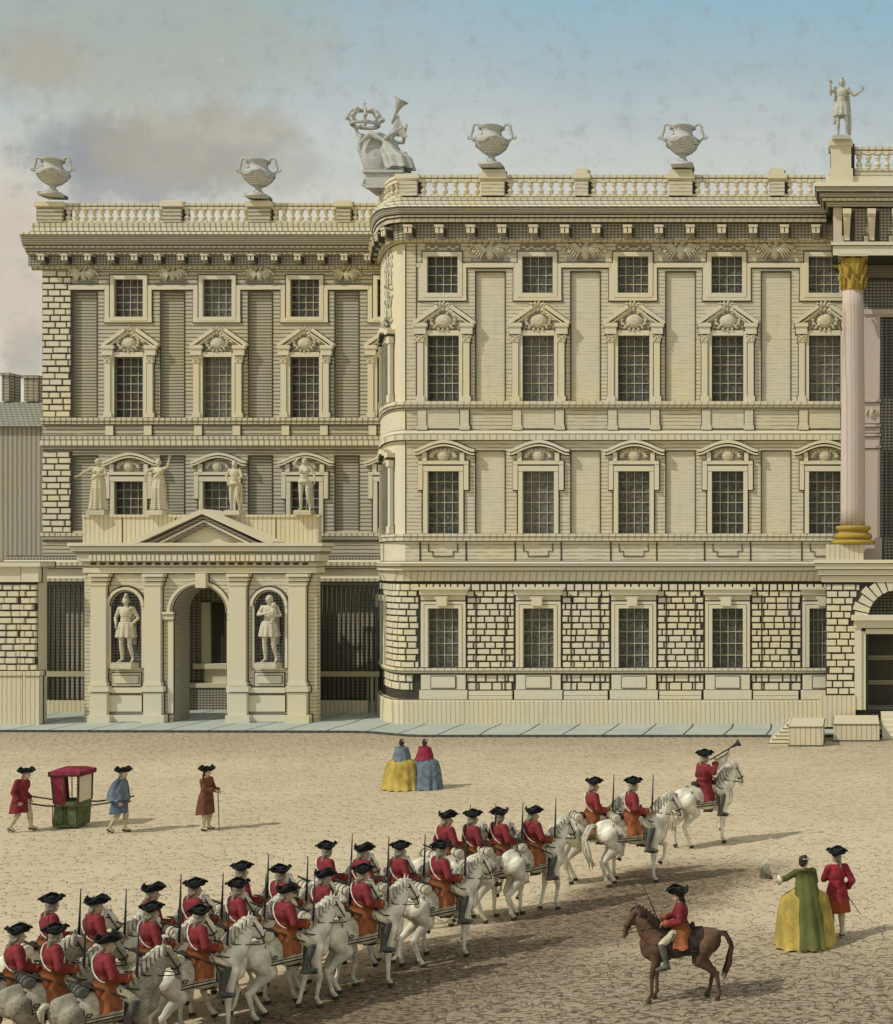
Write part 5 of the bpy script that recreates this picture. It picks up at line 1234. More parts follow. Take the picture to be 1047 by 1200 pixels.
for ri,(rn,rid,nm) in enumerate(ranks):
    for i,(hx,hy) in enumerate(rid):
        f=feet(hy)+ (4 if ri==0 and i==1 else 0); Y=GY(f); s=(f-hy+4)/(f-HY)*CH/2.18
        th=R(48)+rq.uniform(-.05,.05)
        if ri==0: th=R(24 if i else 30)
        X=PX(hx,Y)-.0*s
        # hat stands over the saddle: shift for the small forward offset of the head
        who=f'{nm[i]} in the {rn}'
        last=(i==len(rid)-1)
        hp=HC if ri==0 else (HD if ri==6 else (HE,HA,HB)[(i*2+ri)%3])
        hl={True:'pale grey horse, '}[True] if ri<6 else 'dark-shaded horse with bedroll, '
        place((P0,P1,P2)[(i+ri*2)%3],X,Y,th,s*rq.uniform(.985,1.015),f'red-coated trooper in black hat, {who}')
        place(hp,X,Y,th,s,hl+who)
        place(S0,X,Y,th,s,f'thin upright sword of the trooper {who}')
        if ri: place(K0,X,Y,th,s,f'carbine slung behind the trooper {who}')
for pr in (P0,P1,P2,HA,HB,HC,HD,HE,S0,K0): assert pr.name in used
# trumpeter ahead of the troop
TP=dict(RP); TP.update(wrR=(.22,-.13,1.90),elR=(.06,-.32,1.70),hdR=(.6,.3,.7),hnR=(-.5,.6,0),curl=1.1,wrL=(.26,.05,1.52),pitch=-.15)
YT=GY(990); XT=PX(826,YT); sT=(990-880)/(990-HY)*CH/2.18; tr=rider(TP,'trumpeter in dark red coat on the horse ahead of the troop',None,mats=('red','red','hatm','hair'),belt=False,hats=.85)
hT=horse('b','hgrey','mane','pale long-tailed horse carrying the trumpeter',None,tail='long',roll=False)
tp=empty('trumpet',(.3,-.1,1.98),'brass trumpet raised to the lips of the leading rider','trumpet'); mb=MB(); a=Vector((.14,-.01,1.955)); b=Vector((.78,-.28,2.34)); mb.tube([a,a.lerp(b,.7),a.lerp(b,.9),b],[.014,.018,.045,.10],12); mb.tube([a.lerp(b,.15),a.lerp(b,.2)-Vector((0,0,.09)),a.lerp(b,.6)-Vector((0,0,.09)),a.lerp(b,.65)],.013,8); local(mb2(mb,tp),'tube','steel',tp)
mb=MB(); c=a.lerp(b,.4); d_=(b-a).normalized()
vs=[tuple(a.lerp(b,.25)-Vector((0,0,.10))),tuple(a.lerp(b,.68)-Vector((0,0,.10))),tuple(a.lerp(b,.70)-Vector((0,.02,.36))),tuple(a.lerp(b,.45)-Vector((0,-.02,.30))),tuple(a.lerp(b,.27)-Vector((0,.01,.37)))]
mb.face(vs); local(mb2(mb,tp),'banner','white',tp)
PR.update({o.name:W[o.name].copy() for o in (tr,hT,tp)})
for o in (tr,hT,tp): place(o,XT,YT,R(38),sT,o['label'])
# officer on the bay horse, facing left
BP=dict(RP); BP.update(yaw=.0,wrR=(.34,-.20,1.52),elR=(.08,-.30,1.58),wrL=(.30,.10,1.50))
YB=GY(1172); XB=PX(796,YB); sB=(1172-1040)/(1172-HY)*CH/2.18; bo=rider(BP,'officer in red coat on the brown horse facing left with drawn sword',None,mats=('red','orange','hatm','dhair'),belt=False,hats=.92)
hB=horse('s','hbay','baymane','brown bay horse standing side-on and facing left',None,tail='long',rug='leather',roll=False)
sb=empty('sword',(.36,-.18,1.52),'slanting sword of the officer on the brown horse','sword'); mb=MB(); mb.tube([(.42,-.19,1.55),(.50,-.19,1.75),(.74,-.19,2.32)],[.014,.013,.004],6); local(mb2(mb,sb),'blade','steel',sb); mb=MB(); mb.tube([(.38,-.19,1.47),(.42,-.19,1.56)],.014,8); mb.tube([(.38,-.19,1.47),(.45,-.19,1.47),(.46,-.19,1.54),(.43,-.19,1.57)],.007,6); local(mb2(mb,sb),'hilt','ironl',sb)
PR.update({o.name:W[o.name].copy() for o in (bo,hB,sb)})
for o in (bo,hB,sb): place(o,XB,YB,R(188),sB,o['label'])
# ================================================================== people on foot
def person(P,label,top,lower=None,hat=True,hatm='hatm',hairm='hair',group=None,coatlen=.42,legm='breech',shoe='leather',breech=True,queue=True,coat_taper=.0,vox=.011):
    o=empty('person',(0,0,0),label,'person',group)
    mb=MB(); body_blobs(mb,P); mkpart(mb,'body','skin' if legm=='skin' else 'skin',o,vox,2)
    if breech: mb=MB(); legs_blobs(mb,P); mkpart(mb,'breeches',legm if legm!='skin' else 'breech',o); 
    if breech:
        for s in 'LR': mb=MB(); boots_blobs(mb,P,g=.004,sides=s); mkpart(mb,'stocking','breech',o)
    for s in 'LR':
        mb=MB(); an,to=Vector(P['an'+s]),Vector(P['to'+s]); mb.cap(an-Vector((.03,0,.04)),to,.042,.040); mb.cap(to,to+(to-an).normalized()*.06,.038,.026)
        mkpart(mb,'shoe',shoe,o)
    mb=MB(); coat_blobs(mb,P); 
    if coatlen:
        x,y,z=P['pel']; skirt(mb,[(x,y,z+.14,.135,.17),(x-.01,y,z,.175,.215),(x-.03,y,z-coatlen*.5,.205,.245),(x-.04,y,z-coatlen,.225,.27)],nf=6,fold=.08)
    ct=mkpart(mb,'coat',top,o)
    for s in 'LR':
        mb=MB(); el,wr=Vector(P['el'+s]),Vector(P['wr'+s]); mb.tube([el.lerp(wr,.62),el.lerp(wr,.88)],[.062,.085],14); put(mb.mesh('cuff',[lower or top],True),'cuff',lower or top,ct)
    if hat: put(tricorn(Vector(P['head'])+Vector((-.005,0,.065)),P['yaw'],.88,False).mesh('hat',[hatm],True),'hat',hatm,o)
    mkpart(hair_mb(P,queue),'hair',hairm,o)
    return o
def setpos(o,x,yf,rot,hpx,h=1.76):
    Y=GY(yf); s=hpx/(yf-HY)*CH/h; PR[o.name]=W[o.name].copy(); used.discard(o.name); place(o,PX(x,Y),Y,rot,s,o['label']); return Y,s
WALK=dict(knL=(.16,.11,.52),anL=(.20,.11,.12),toL=(.34,.12,.06),knR=(-.02,-.11,.50),anR=(-.24,-.11,.15),toR=(-.12,-.12,.04))
carry=dict(elL=(-.08,.24,1.12),wrL=(.10,.27,.86),hdL=(.4,0,-1),hnL=(0,-1,0),elR=(-.08,-.24,1.12),wrR=(.10,-.27,.86),hdR=(.4,0,-1),hnR=(0,1,0),curl=1.2)
p=person(pose(**WALK,**carry,pel=(-.02,0,.96),chest=(.06,0,1.27),neck=(.10,0,1.44),head=(.14,0,1.57)),'chair carrier in crimson coat walking at the rear of the sedan chair','red','red'); setpos(p,25,975,R(2),75)
p=person(pose(**{**WALK,**dict(knL=(.10,.11,.51),anL=(.06,.11,.10),toL=(.2,.12,.04))},**carry,chest=(.03,0,1.28),neck=(.05,0,1.45),head=(.08,0,1.59)),'chair carrier in blue coat walking at the front of the sedan chair','blue','lightblue'); YC,sC=setpos(p,141,976,R(4),76)
mb=MB(); skirt(mb,[(.02,0,1.47,.09,.12),(.0,0,1.38,.17,.23),(-.04,0,1.15,.24,.30),(-.05,0,.90,.27,.33)],nf=7,fold=.09); mb.v=[(a[0],a[1],a[2]) for a in mb.v]
cp=newobj('cape',mb.mesh('cape',['bluegrey'],True)); cp.parent=p; cp.matrix_parent_inverse=Matrix.Identity(4); cp.location=(0,0,0)
p=person(pose(elR=(.10,-.22,1.16),wrR=(.30,-.10,1.14),hdR=(1,.3,-.2),hnR=(0,0,-1),elL=(.06,.24,1.14),wrL=(.26,.12,1.10),hdL=(1,-.2,-.2),hnL=(0,0,-1),knL=(.05,.1,.5),curl=1.1),'man in long brown coat and hat leaning on a cane, standing alone','browncoat','browncoat',hairm='dhair',coatlen=.5); Ym,sm=setpos(p,242,973,R(-8),74)
cn=empty('cane',(.40,-.02,0),'dark cane held by the man in the brown coat','cane'); mb=MB(); mb.tube([(0,0,0),(-.04,.0,1.12)],[.010,.014],6); mb.ell((-.04,0,1.14),(.025,.02,.02)); local(mb,'stick','wood',cn).location=(0,0,0); PR[cn.name]=W[cn.name].copy(); place(cn,PX(242,Ym),Ym,R(-8),sm,cn['label'])
# sedan chair
Ys=GY(969); Xs=PX(85,Ys); sc=43/(969-HY)*CH/1.03
sd=empty('sedan_chair',(0,0,0),'sedan chair with green lower panels, crimson curtain and domed roof on long poles','sedan chair')
def LP(mb,name,mats,parent=None,smooth=False): return put(mb.mesh(name,[mats] if isinstance(mats,str) else mats,smooth),name,mats,parent or sd)
def taperbox(mb,x0,x1,X0,X1,y0,y1,Y0,Y1,z0,z1,m=0): mb.add([(x0,y0,z0),(x1,y0,z0),(x1,y1,z0),(x0,y1,z0),(X0,Y0,z1),(X1,Y0,z1),(X1,Y1,z1),(X0,Y1,z1)],[(0,1,5,4),(1,2,6,5),(2,3,7,6),(3,0,4,7),(4,5,6,7),(3,2,1,0)],m)
mb=MB(); taperbox(mb,-.36,.30,-.30,.34,-.34,.34,-.36,.36,.05,.76); lw=LP(mb,'lower_body','sedg'); mb=MB()
for x0,x1 in ((-.34,-.06),(.02,.32)):
    for y in (-.372,): mb.tube([(x0,y,.14),(x1,y,.14),(x1,y,.64),(x0,y,.64)],.012,5,closed=True)
LP(mb,'panel_moulding','leather',lw)
for x,X in ((-.30,-.36),(-.04,-.04),(.34,.36)):
    for y in (-.35,.35): mb=MB(); mb.tube([(x,y,.72),(X,y*1.02,1.48)],.028,6); LP(mb,'corner_post','wood')
mb=MB(); taperbox(mb,-.33,.0,-.40,-.02,-.36,-.30,-.37,-.31,.70,1.47); LP(mb,'curtain','sedr'); mb=MB(); taperbox(mb,-.35,-.30,-.41,-.36,-.34,.34,-.36,.36,.70,1.47); LP(mb,'back_panel','sedr')
mb=MB(); taperbox(mb,-.04,.33,-.04,.35,.30,.31,.31,.32,.74,1.47); LP(mb,'far_panel','plain'); mb=MB(); taperbox(mb,.32,.34,.33,.35,-.33,.33,-.35,.35,.74,1.47); LP(mb,'front_panel','plain')
mb=MB(); mb.tube([(.18,-.35,.72),(.18,-.355,1.47)],.014,6); mb.tube([(0,-.35,1.1),(.38,-.35,1.1)],.0,4) if False else None; LP(mb,'window_bar','leather')
mb=MB(); 
for i,(g_,z) in enumerate(((.50,1.47),(.52,1.52),(.44,1.60),(.30,1.67),(.10,1.71))): pass
rows=[(.41,.38,1.46),(.44,.40,1.47),(.44,.40,1.52),(.44,.38,1.60),(.28,.24,1.67),(.06,.05,1.70)]
vs=[];fs=[]
for a,b,z in rows: vs+=[(-a,-b,z),(a,-b,z),(a,b,z),(-a,b,z)]
for i in range(len(rows)-1):
    for j in range(4): fs.append((i*4+j,i*4+(j+1)%4,(i+1)*4+(j+1)%4,(i+1)*4+j))
fs+=[(0,1,2,3),(20,21,22,23)]; mb.add(vs,fs); rf=LP(mb,'roof','sedr'); mb=MB(); mb.tube([(-.44,-.40,1.50),(.44,-.40,1.50),(.44,.40,1.50),(-.44,.40,1.50)],.02,6,closed=True)
for x in (-.43,.43):
    for y in (-.39,.39): mb.ell((x,y,1.56),(.03,.03,.05),seg=8,rings=6)
LP(mb,'roof_trim','leather',rf)
for y in (-.40,.40): mb=MB(); mb.tube([(-1.42,y,.80),(-.5,y,.66),(.5,y,.64),(1.50,y,.78)],.024,8); LP(mb,'carrying_pole','wood')
PR[sd.name]=W[sd.name].copy(); place(sd,Xs,Ys,R(2),sc,sd['label'])
# women
def lady(P,label,bod,skm,cape=None,capez=None,w=.62,hoop=True,mantle=None,hairm='dhair',group=None,nf=13):
    o=empty('person',(0,0,0),label,'person',group)
    mb=MB(); body_blobs(mb,P,.92); mkpart(mb,'body','skin',o,.011,2)
    mb=MB(); coat_blobs(mb,P,.012,.55,.85); mkpart(mb,'bodice',bod,o)
    mb=MB(); x,y,z=P['pel']; skirt(mb,[(x,y,z+.16,.125,.15),(x,y,z+.08,.22,.30),(x,y,z-.02,.31,w*.82),(x,y,z-.3,.38,w*.94),(x-.02,y,.35,.45,w),(x-.04,y,.02,.50,w*1.06)],nf=nf,fold=.055,seg=64); put(mb.mesh('gown',[skm],True),'gown',skm,o)
    for q in 'LR':
        mb=MB(); el,wr=Vector(P['el'+q]),Vector(P['wr'+q]); skirt_=[el.lerp(wr,.35),el.lerp(wr,.55),el.lerp(wr,.78)]; mb.tube(skirt_,[.055,.085,.105],12); put(mb.mesh('sleeve_ruffle',['white'],True),'sleeve_ruffle','white',o)
    if mantle:
        mb=MB(); skirt(mb,[(-.05,0,1.44,.07,.15),(-.08,0,1.30,.13,.20),(-.16,0,1.0,.17,.24),(-.28,0,.6,.20,.28),(-.36,0,.05,.24,.33)],nf=8,fold=.12,seg=48); put(mb.mesh('mantle',[mantle],True),'mantle',mantle,o)
    if cape:
        mb=MB(); skirt(mb,[(0,0,1.50,.07,.09),(-.01,0,1.40,.16,.20),(-.02,0,1.18,.23,.27),(-.02,0,capez,.27,.33)],nf=9,fold=.07,seg=48); put(mb.mesh('cape',[cape],True),'cape',cape,o)
    mb=hair_mb(P,False); h=Vector(P['head']); mb.ell(h+Vector((-.06,0,.09)),(.05,.05,.05)); mkpart(mb,'hair',hairm,o)
    mb=MB(); mb.ell(h+Vector((-.03,0,.075)),(.075,.07,.035)); mb.tube([h+Vector((.07*math.cos(a)-.02,.085*math.sin(a),.06+.006*math.sin(9*a))) for a in np.linspace(0,2*PI,20,endpoint=False)],.013,5,closed=True); put(mb.mesh('lace_cap',['white'],True),'lace_cap','white',o)
    return o
wp=pose(bust=1,elL=(.06,.24,1.16),wrL=(.22,.10,1.05),hdL=(1,-.3,0),hnL=(0,0,-1),elR=(.06,-.24,1.16),wrR=(.22,-.10,1.05),hdR=(1,.3,0),hnR=(0,0,-1),pel=(0,0,.97),chest=(0,0,1.26))
l=lady(wp,'lady seen from behind in slate-blue cape and yellow gown','bluegrey','yellow','bluegrey',.98,w=.62); setpos(l,471,925,R(80),58,1.70)
l=lady(wp,'lady seen from behind in crimson cape and blue-grey gown','crim','bluegrey','crim',1.0,w=.62); setpos(l,498,924,R(75),57,1.70)
lp=pose(bust=1,elL=(.02,.26,1.20),wrL=(.20,.30,1.08),hdL=(1,.2,0),hnL=(0,-1,0),elR=(.08,-.26,1.18),wrR=(.26,-.14,1.10),hdR=(1,.4,.0),hnR=(0,0,-1),chest=(0,0,1.27),yaw=-1.1)
lp2=dict(lp); lp2.update(elL=(.04,.36,1.30),wrL=(.06,.56,1.26),hdL=(.1,1,.1),hnL=(0,0,-1))
l=lady(lp2,'lady in yellow silk gown with long green mantle down her back','green','yellow',mantle='green',w=.56,nf=11); Yl,sl=setpos(l,943,1107,R(112),107,1.76)
fn=empty('fan',(.06,.62,1.30),'pale fan held out to the left by the lady in the green mantle','fan'); mb=MB()
for i in range(9):
    a=-.2+i*.16; mb.add([(0,0,0),(.03,.34*math.cos(a),.12+.30*math.sin(a)),(-.03,.34*math.cos(a+.16),.12+.30*math.sin(a+.16))],[(0,1,2)])
local(mb,'leaf','white',fn,False).location=(0,0,0); mb=MB()
for i in range(10): a=-.2+i*.16; mb.tube([(0,0,0),(0,.30*math.cos(a)*.9,.10+.26*math.sin(a))],.005,5)
local(mb,'ribs','wood',fn,False).location=(0,0,0); PR[fn.name]=W[fn.name].copy(); place(fn,PX(943,Yl),Yl,R(112),sl,fn['label'])
g=person(pose(elL=(.10,.24,1.17),wrL=(.20,.02,1.24),hdL=(.5,-.6,.4),hnL=(0,-1,0),elR=(-.10,-.30,1.14),wrR=(.10,-.26,.98),hdR=(1,.2,-.2),hnR=(0,1,0),yaw=.5),'gentleman in long crimson coat and black hat facing the lady in yellow','redciv','red',hairm='hair',coatlen=.42); Yg,sg=setpos(g,981,1099,R(110),103)
sg_=empty('sword',(-.2,-.22,.8),'small sheathed sword at the side of the gentleman in the crimson coat','sword'); mb=MB(); mb.tube([(.12,.06,.10),(-.34,-.10,-.24)],[.014,.006],6); local(mb,'scabbard','leather',sg_).location=(0,0,0); mb=MB(); mb.tube([(.12,.06,.10),(.22,.09,.17)],.014,6); mb.tube([(.11,.02,.10),(.11,.11,.10)],.01,6); local(mb,'hilt','ironl',sg_).location=(0,0,0); PR[sg_.name]=W[sg_.name].copy(); place(sg_,PX(981,Yg),Yg,R(110),sg,sg_['label'])
# ================================================================== statues
def statue(P,label,x,yb,Y,hpx,rot=-PI/2,drape='toga',helmet=False,mat='carve',extra=None,group=None,plinth=.14,name='statue'):
    s=(hpx*Y/F)/(1.72+plinth); o=empty(name,(0,0,0),label,'statue',group)
    mb=MB(); body_blobs(mb,P,1.,True); mkpart(mb,'body',mat,o,.014,3)
    mb=MB(); x0,y0,z0=P['pel']
    if drape=='toga': skirt(mb,[(.0,0,1.2,.13,.17),(0,0,1.0,.16,.20),(.02,.01,.75,.19,.22),(.0,.0,.4,.19,.22),(-.02,0,.04,.22,.26)],nf=9,fold=.16,seg=54); mb.chain([(.10,-.15,1.02),(.13,.02,1.16),(.05,.17,1.40),(-.08,.12,1.36),(-.15,-.02,1.1)],[.05,.055,.05,.05,.05])
    elif drape=='kilt': skirt(mb,[(0,0,1.06,.14,.18),(0,0,.92,.17,.22),(0,0,.66,.20,.25)],nf=10,fold=.12,seg=50); mb.chain([(.08,.17,1.42),(-.10,.12,1.38),(-.16,.10,1.0),(-.18,.12,.5)],[.05,.07,.09,.06])
    elif drape=='cloak': mb.chain([(.02,.18,1.44),(-.12,.14,1.3),(-.16,.16,.9),(-.14,.18,.45),(-.12,.2,.1)],[.05,.08,.10,.10,.07]); mb.chain([(.02,-.18,1.44),(-.12,-.14,1.3),(-.16,-.16,.9),(-.14,-.2,.5)],[.05,.08,.10,.06]); skirt(mb,[(0,0,1.04,.14,.18),(0,0,.9,.17,.21),(0,0,.62,.19,.24)],nf=9,fold=.12)
    elif drape=='sash': mb.chain([(.12,-.12,.92),(.10,.10,.96),(-.05,.18,.90),(-.12,.16,.5),(-.10,.18,.12)],[.05,.055,.06,.06,.05])
    mkpart(mb,'drapery',mat,o,.014,1)
    mb=hair_mb(P,False); 
    if helmet: h=Vector(P['head']); mb.chain([h+Vector((.06,0,.10)),h+Vector((-.02,0,.17)),h+Vector((-.12,0,.08))],[.03,.04,.03])
    mkpart(mb,'helmet' if helmet else 'hair',mat,o,.014,1)
    mb=MB(); mb.box(-.24,.26,-.27,.27,-plinth,.0); mb.box(-.22,.24,-.25,.25,-.0,.025); put(mb.mesh('plinth',[mat],False),'plinth',mat,o)
    if extra: extra(o,mat)
    PR[o.name]=W[o.name].copy(); Z=PZ(yb,Y); m=Matrix.Translation((PX(x,Y),Y,Z+plinth*s))@Matrix.Rotation(rot,4,'Z')@Matrix.Scale(s,4); o.matrix_world=m
    return o
CP=dict(knL=(.08,.13,.50),anL=(-.02,.17,.10),toL=(.12,.20,.03),pel=(0,-.02,.96))
G4='statues standing on the gateway parapet'; YS=60.95
statue(pose(**CP,elR=(.10,-.36,1.28),wrR=(.22,-.50,1.12),hdR=(.3,-1,-.2),elL=(.10,.26,1.2),wrL=(.24,.10,1.16),hdL=(1,-.5,0),hnL=(0,0,-1),bust=1,yaw=-.5),'draped stone woman holding out one arm, leftmost of the parapet statues',115,604,YS,67,R(-80),'toga',group=G4)
statue(pose(**CP,elL=(.05,.34,1.46),wrL=(.10,.44,1.72),hdL=(0,.3,1),elR=(.08,-.34,1.34),wrR=(.16,-.36,1.12),yaw=.4,bust=1),'draped stone figure with one arm raised high, left of the gateway pediment',186,604,YS,66,R(-95),'toga',group=G4)
statue(pose(**CP,elR=(-.02,-.30,1.16),wrR=(.06,-.20,.98),elL=(.05,.28,1.18),wrL=(.20,.16,1.06),hdL=(1,0,0),yaw=.2),'stone man with hand on hip, right of the gateway pediment peak',275,604,YS,64,R(-90),'sash',group=G4)
statue(pose(**CP,elR=(.06,-.32,1.50),wrR=(.08,-.16,1.68),hdR=(0,.8,.5),elL=(.0,.30,1.18),wrL=(.06,.34,.96),yaw=.3,bust=1),'nude stone figure with arm bent over the head, rightmost of the parapet statues',357,604,YS,68,R(-85),'sash',group=G4)
statue(pose(**CP,elR=(.0,-.28,1.16),wrR=(.12,-.20,1.0),elL=(-.05,.30,1.16),wrL=(.06,.18,1.0),yaw=.4),'stone warrior in a kilt inside the left niche of the gateway',148,783,YG-.02,84,R(-90),'kilt',helmet=True,group='niche statues')
def kid(o,mat):
    mb=MB(); mb.ell((.14,.16,1.28),(.09,.09,.13)); mb.ell((.16,.18,1.46),(.07,.065,.075)); mb.chain([(.14,.1,1.3),(.12,-.05,1.38)],[.035,.03]); mb.chain([(.16,.2,1.2),(.22,.14,1.02)],[.045,.035]); mkpart(mb,'carried_child',mat,o,.014,1)
statue(pose(**CP,elR=(.10,-.24,1.22),wrR=(.22,.02,1.26),hdR=(.3,1,0),elL=(.06,.30,1.2),wrL=(.22,.16,1.2),hdL=(1,-.2,0),yaw=-.3),'stone figure carrying a child inside the right niche of the gateway',316,783,YG-.02,86,R(-90),'kilt',group='niche statues',extra=kid)
def spear(o,mat):
    mb=MB(); mb.tube([(.12,-.30,1.18),(.10,-.34,1.55),(.06,-.50,2.15)],[.018,.018,.008],6); put(mb.mesh('baton',[mat],True),'baton',mat,o)
statue(pose(**CP,elR=(.02,-.34,1.30),wrR=(.10,-.32,1.52),hdR=(0,-.1,1),hnR=(1,0,0),elL=(.0,.36,1.24),wrL=(.06,.58,1.36),hdL=(0,.7,.8),yaw=-.2,curl=1.),'grey stone soldier with raised spear on the portico pedestal against the sky',987,166,57.9,74,R(-90),'cloak',helmet=True,mat='urn',extra=spear,plinth=.1)
# corner group: crowned cartouche with a seated figure blowing a trumpet
YK=61.8; kx=PX(452,YK); kz=PZ(207,YK); kg=empty('roof_sculpture',(kx,YK,kz),'grey crowned cartouche with a seated trumpet-blowing figure on the curved roof corner','sculpture')
U=lambda x,y,dy=0.:(PX(x,YK)-kx,dy,PZ(y,YK)-kz)
mb=MB(); mb.box(U(437,222)[0],U(479,222)[0],-.9,.5,U(437,226)[2],U(437,207)[2]); mb.box(U(434,222)[0],U(481,222)[0],-1.,.55,U(437,209)[2],U(437,206)[2]); put(mb.mesh('base',['urn'],False),'base','urn',kg).location=(0,0,0)
mb=MB(); mb.ell(U(441,180),(.72,.28,1.05),rot=(0,.12,0)); 
mb.chain([U(424,160),U(422,175),U(428,190),U(434,203)],[.16,.14,.12,.1]); mb.tube([U(434,200),U(437,214),U(431,220),U(426,216),U(428,210),U(433,211)],.11,8); mb.chain([U(452,165),U(456,185),U(452,205)],[.14,.13,.12]); mb.tube([U(430,160),U(420,158),U(417,150),U(424,147)],.10,8)
mkpart(mb,'cartouche','urn',kg,.03,1)
mb=MB(); n=24; mb.tube([(U(428,146)[0]+.62*math.cos(a),.62*math.sin(a)*.8,U(428,146)[2]+.0) for a in np.linspace(0,2*PI,n,endpoint=False)],.09,8,closed=True)
for i in range(8):
    a=2*PI*i/8+.3; c0=U(428,146); mb.tube([(c0[0]+.62*math.cos(a),.5*math.sin(a),c0[2]),(c0[0]+.78*math.cos(a),.62*math.sin(a),c0[2]+.35),(c0[0]+.55*math.cos(a),.42*math.sin(a),c0[2]+.68),(c0[0],0,c0[2]+.62)],[.05,.07,.06,.05],7); mb.ell((c0[0]+.8*math.cos(a),.64*math.sin(a),c0[2]+.28),(.12,.1,.13),seg=8,rings=6)
c1=U(427,128); mb.ell(c1,(.13,.13,.13)); mb.tube([c1,(c1[0],0,c1[2]+.45)],.035,6); mb.tube([(c1[0]-.13,0,c1[2]+.28),(c1[0]+.13,0,c1[2]+.28)],.03,6); mkpart(mb,'crown','urn',kg,.03,1)
fp=pose(pel=(0,0,.55),chest=(.08,0,.88),neck=(.12,0,1.05),head=(.17,0,1.18),pitch=-.45,bust=1,shL=(.08,.17,.98),shR=(.08,-.17,.98),elR=(.30,-.26,1.02),wrR=(.42,-.10,1.24),hdR=(.6,.3,.6),elL=(.24,.28,.98),wrL=(.46,.10,1.34),hdL=(.6,-.3,.6),hpL=(0,.1,.53),knL=(.40,.14,.60),anL=(.52,.15,.18),toL=(.64,.16,.12),hpR=(0,-.1,.53),knR=(.42,-.12,.45),anR=(.40,-.14,.06),toR=(.54,-.14,.02))
mb=MB(); body_blobs(mb,fp); skirt(mb,[(.05,0,.95,.13,.17),(.1,0,.65,.24,.25),(.28,0,.42,.36,.28),(.40,0,.05,.34,.30)],nf=8,fold=.15); mb.chain([(-.05,.1,.95),(-.35,.25,1.1),(-.55,.35,.8)],[.07,.09,.03]); mb.chain([(-.05,-.1,.95),(-.35,-.2,1.15),(-.6,-.3,.85)],[.07,.09,.03])
fg=put(remesh(mb,.016,'figure','urn',1),'figure','urn',kg); w0=PX(463,YK)-kx; fg.location=(w0-.25,-.25,PZ(207,YK)-kz+.1); fg.scale=(1.9,1.9,1.55); fg.rotation_euler.z=R(-20)
mb=MB(); mb.tube([U(462,147,-.3),U(466,140,-.4),U(470,133,-.5),U(473,127,-.55),U(476,122,-.6)],[.05,.06,.09,.17,.34],12); put(mb.mesh('trumpet',['urn'],True),'trumpet','urn',kg).location=(0,0,0)
mb=MB(); mb.add([U(464,143,-.35),U(471,138,-.45),U(482,164,-.4),U(474,163,-.3),U(463,161,-.3)],[(0,1,2,3,4)]); put(mb.mesh('banner',['urn'],False),'banner','urn',kg).location=(0,0,0)
fg.name='figure'
# ------------------------------------------------------------------ camera, light, sky
cam=bpy.data.cameras.new('camera'); co=bpy.data.objects.new('camera',cam); C.objects.link(co); scene.camera=co
co.location=(0,0,CH); co.rotation_euler=(PI/2,0,0)
cam.sensor_fit='HORIZONTAL'; cam.sensor_width=36; cam.lens=36*F/1047; cam.shift_x=(523.5-VX)/1047; cam.shift_y=(HY-600)/1047
cam.clip_end=5000; cam.clip_start=.1
EL=R(46); AZ=R(32)                       # shadows fall to the right and a little away from the viewer
d=Vector((math.cos(EL)*math.cos(AZ),math.cos(EL)*math.sin(AZ),-math.sin(EL)))
sun=bpy.data.lights.new('sun','SUN'); sun.energy=SUNE; sun.angle=R(.6); sun.color=(1.,.965,.89)
so=bpy.data.objects.new('sun',sun); C.objects.link(so); so.rotation_euler=d.to_track_quat('-Z','Y').to_euler()
w=bpy.data.worlds.new('World'); scene.world=w; w.use_nodes=True; nt=w.node_tree; k=NT(nt)
bg=nt.nodes['Background']
sky=k.n('ShaderNodeTexSky',sky_type='NISHITA'); sky.sun_disc=False; sky.sun_elevation=EL; sky.sun_rotation=math.atan2(-d.x,-d.y)
D=k.n('ShaderNodeTexCoord').outputs['Generated']; x,y,z=k.sep(D)
ya=k.m('MAXIMUM',k.m('ABSOLUTE',y),.12); u=k.m('DIVIDE',x,ya); v=k.m('DIVIDE',z,ya)       # bearings of the sky; v is the tangent of the elevation
uv=k.comb(u,v,0.); n1=k.noise(uv,3.2,5,.6); n2=k.noise(uv,11.,5,.65); n3=k.noise(uv,60.,4,.7); n4=k.noise(k.comb(k.m('MULTIPLY',u,2.),k.m('MULTIPLY',v,14.),0.),2.,4)
h=k.m('ADD',v,k.m('ADD',k.m('MULTIPLY',k.m('SUBTRACT',n1,.5),.10),k.m('MULTIPLY',u,.05)))
rp=k.n('ShaderNodeValToRGB'); cr=rp.color_ramp
SK=[(.0,(.64,.60,.465)),(.20,(.62,.59,.47)),(.262,(.585,.575,.485)),(.31,(.50,.525,.49)),(.36,(.38,.455,.465)),(.42,(.27,.43,.50)),(.6,(.34,.39,.40)),(1.,(.52,.52,.47))]
cr.elements[0].position=0; cr.elements[0].color=(*SK[0][1],1); cr.elements[1].position=1; cr.elements[1].color=(*SK[-1][1],1)
for p,c in SK[1:-1]: e=cr.elements.new(p); e.color=(*c,1)
k.link(h,rp.inputs[0]); col=rp.outputs[0]
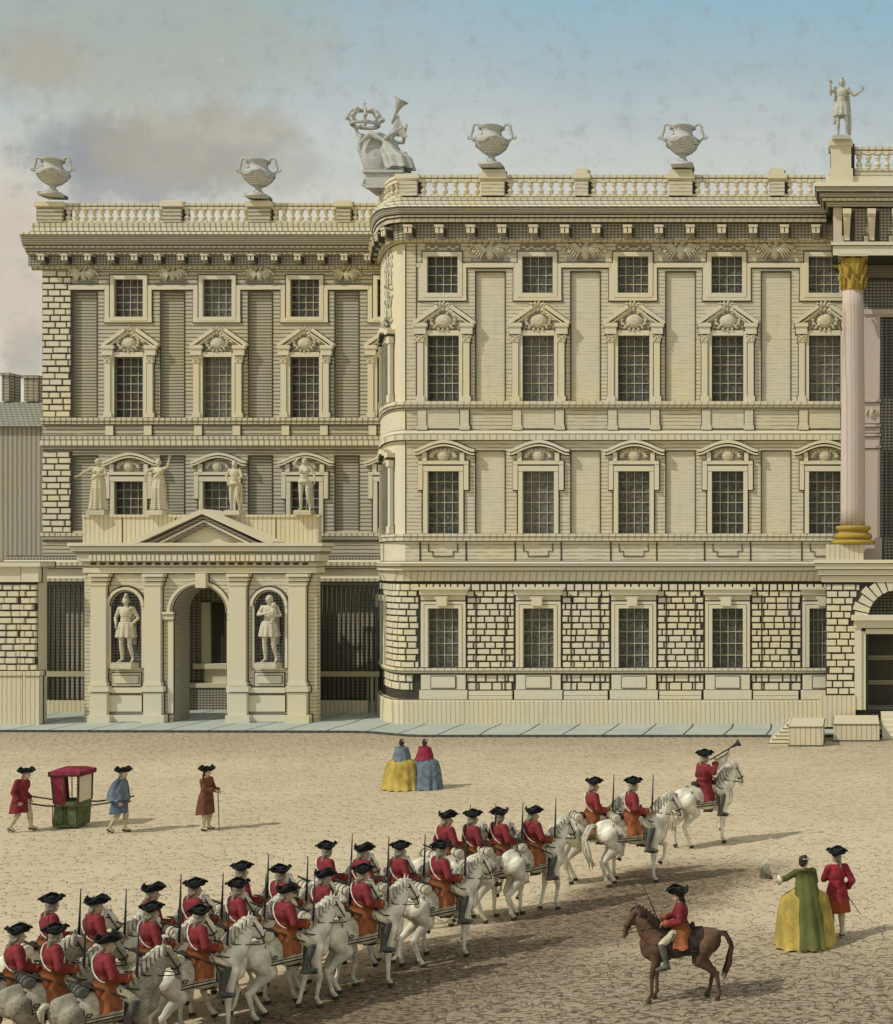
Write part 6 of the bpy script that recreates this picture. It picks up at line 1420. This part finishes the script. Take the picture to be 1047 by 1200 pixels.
def blob(cu,cv,ru,rv,wob=.8):
    a=k.m('DIVIDE',k.m('SUBTRACT',u,cu),ru); b=k.m('DIVIDE',k.m('SUBTRACT',v,cv),rv)
    r=k.m('SQRT',k.m('ADD',k.m('MULTIPLY',a,a),k.m('MULTIPLY',b,b))); r=k.m('ADD',r,k.m('MULTIPLY',k.m('SUBTRACT',n2,.5),wob*2.2)); r=k.m('ADD',r,k.m('MULTIPLY',k.m('SUBTRACT',n1,.5),wob*1.5))
    return k.m('SUBTRACT',1.,k.step(r,.45,1.1))
q=lambda px:(px-VX)/F
t=lambda py:(HY-py)/F
col=k.mix(k.m('MULTIPLY',blob(q(110),t(30),.20,.10),.65),col,(.38,.38,.28))           # greenish veil high on the left
col=k.mix(k.m('MULTIPLY',blob(q(150),t(195),.085,.038,1.2),.75),col,(.27,.27,.27))    # dark cloud over the wing
col=k.mix(k.m('MULTIPLY',blob(q(90),t(170),.05,.03,1.),.5),col,(.22,.22,.22))
col=k.mix(k.m('MULTIPLY',blob(q(240),t(165),.10,.035,1.2),.7),col,(.40,.35,.25))       # brownish cloud edge
col=k.mix(k.m('MULTIPLY',blob(q(60),t(70),.05,.04,1.2),.5),col,(.40,.33,.22))
col=k.mix(k.m('MULTIPLY',blob(q(340),t(200),.07,.03,1.),.5),col,(.34,.33,.27))
col=k.mix(k.m('MULTIPLY',blob(q(15),t(330),.03,.10,.8),.42),col,(.52,.37,.27))        # rosy haze low on the left
col=k.mix(k.m('MULTIPLY',blob(q(30),t(420),.03,.03,.8),.5),col,(.30,.25,.22))
col=k.mix(k.m('MULTIPLY',k.step(n3,.48,.74),.34),col,(.26,.27,.24))
col=k.mix(k.m('MULTIPLY',k.step(n4,.5,.75),.16),col,(.30,.35,.36))
fl=k.m('MULTIPLY',k.step(k.noise(uv,45.,3,.5),.70,.76),k.step(n1,.38,.55)); col=k.mix(k.m('MULTIPLY',fl,k.m('MULTIPLY',k.m('SUBTRACT',1.,k.step(u,-.4,.0)),.6)),col,(.56,.52,.38))
sk=k.n('ShaderNodeVectorMath',operation='SCALE'); k.link(sky.outputs[0],sk.inputs[0]); sk.inputs['Scale'].default_value=.10
fin=k.mix(.12,col,sk.outputs[0])
k.link(fin,bg.inputs['Color']); bg.inputs['Strength'].default_value=WSTR
scene.view_settings.view_transform='Standard'; scene.view_settings.look='None'; scene.view_settings.exposure=0; scene.view_settings.gamma=1
scene.render.engine='CYCLES'; scene.cycles.max_bounces=4
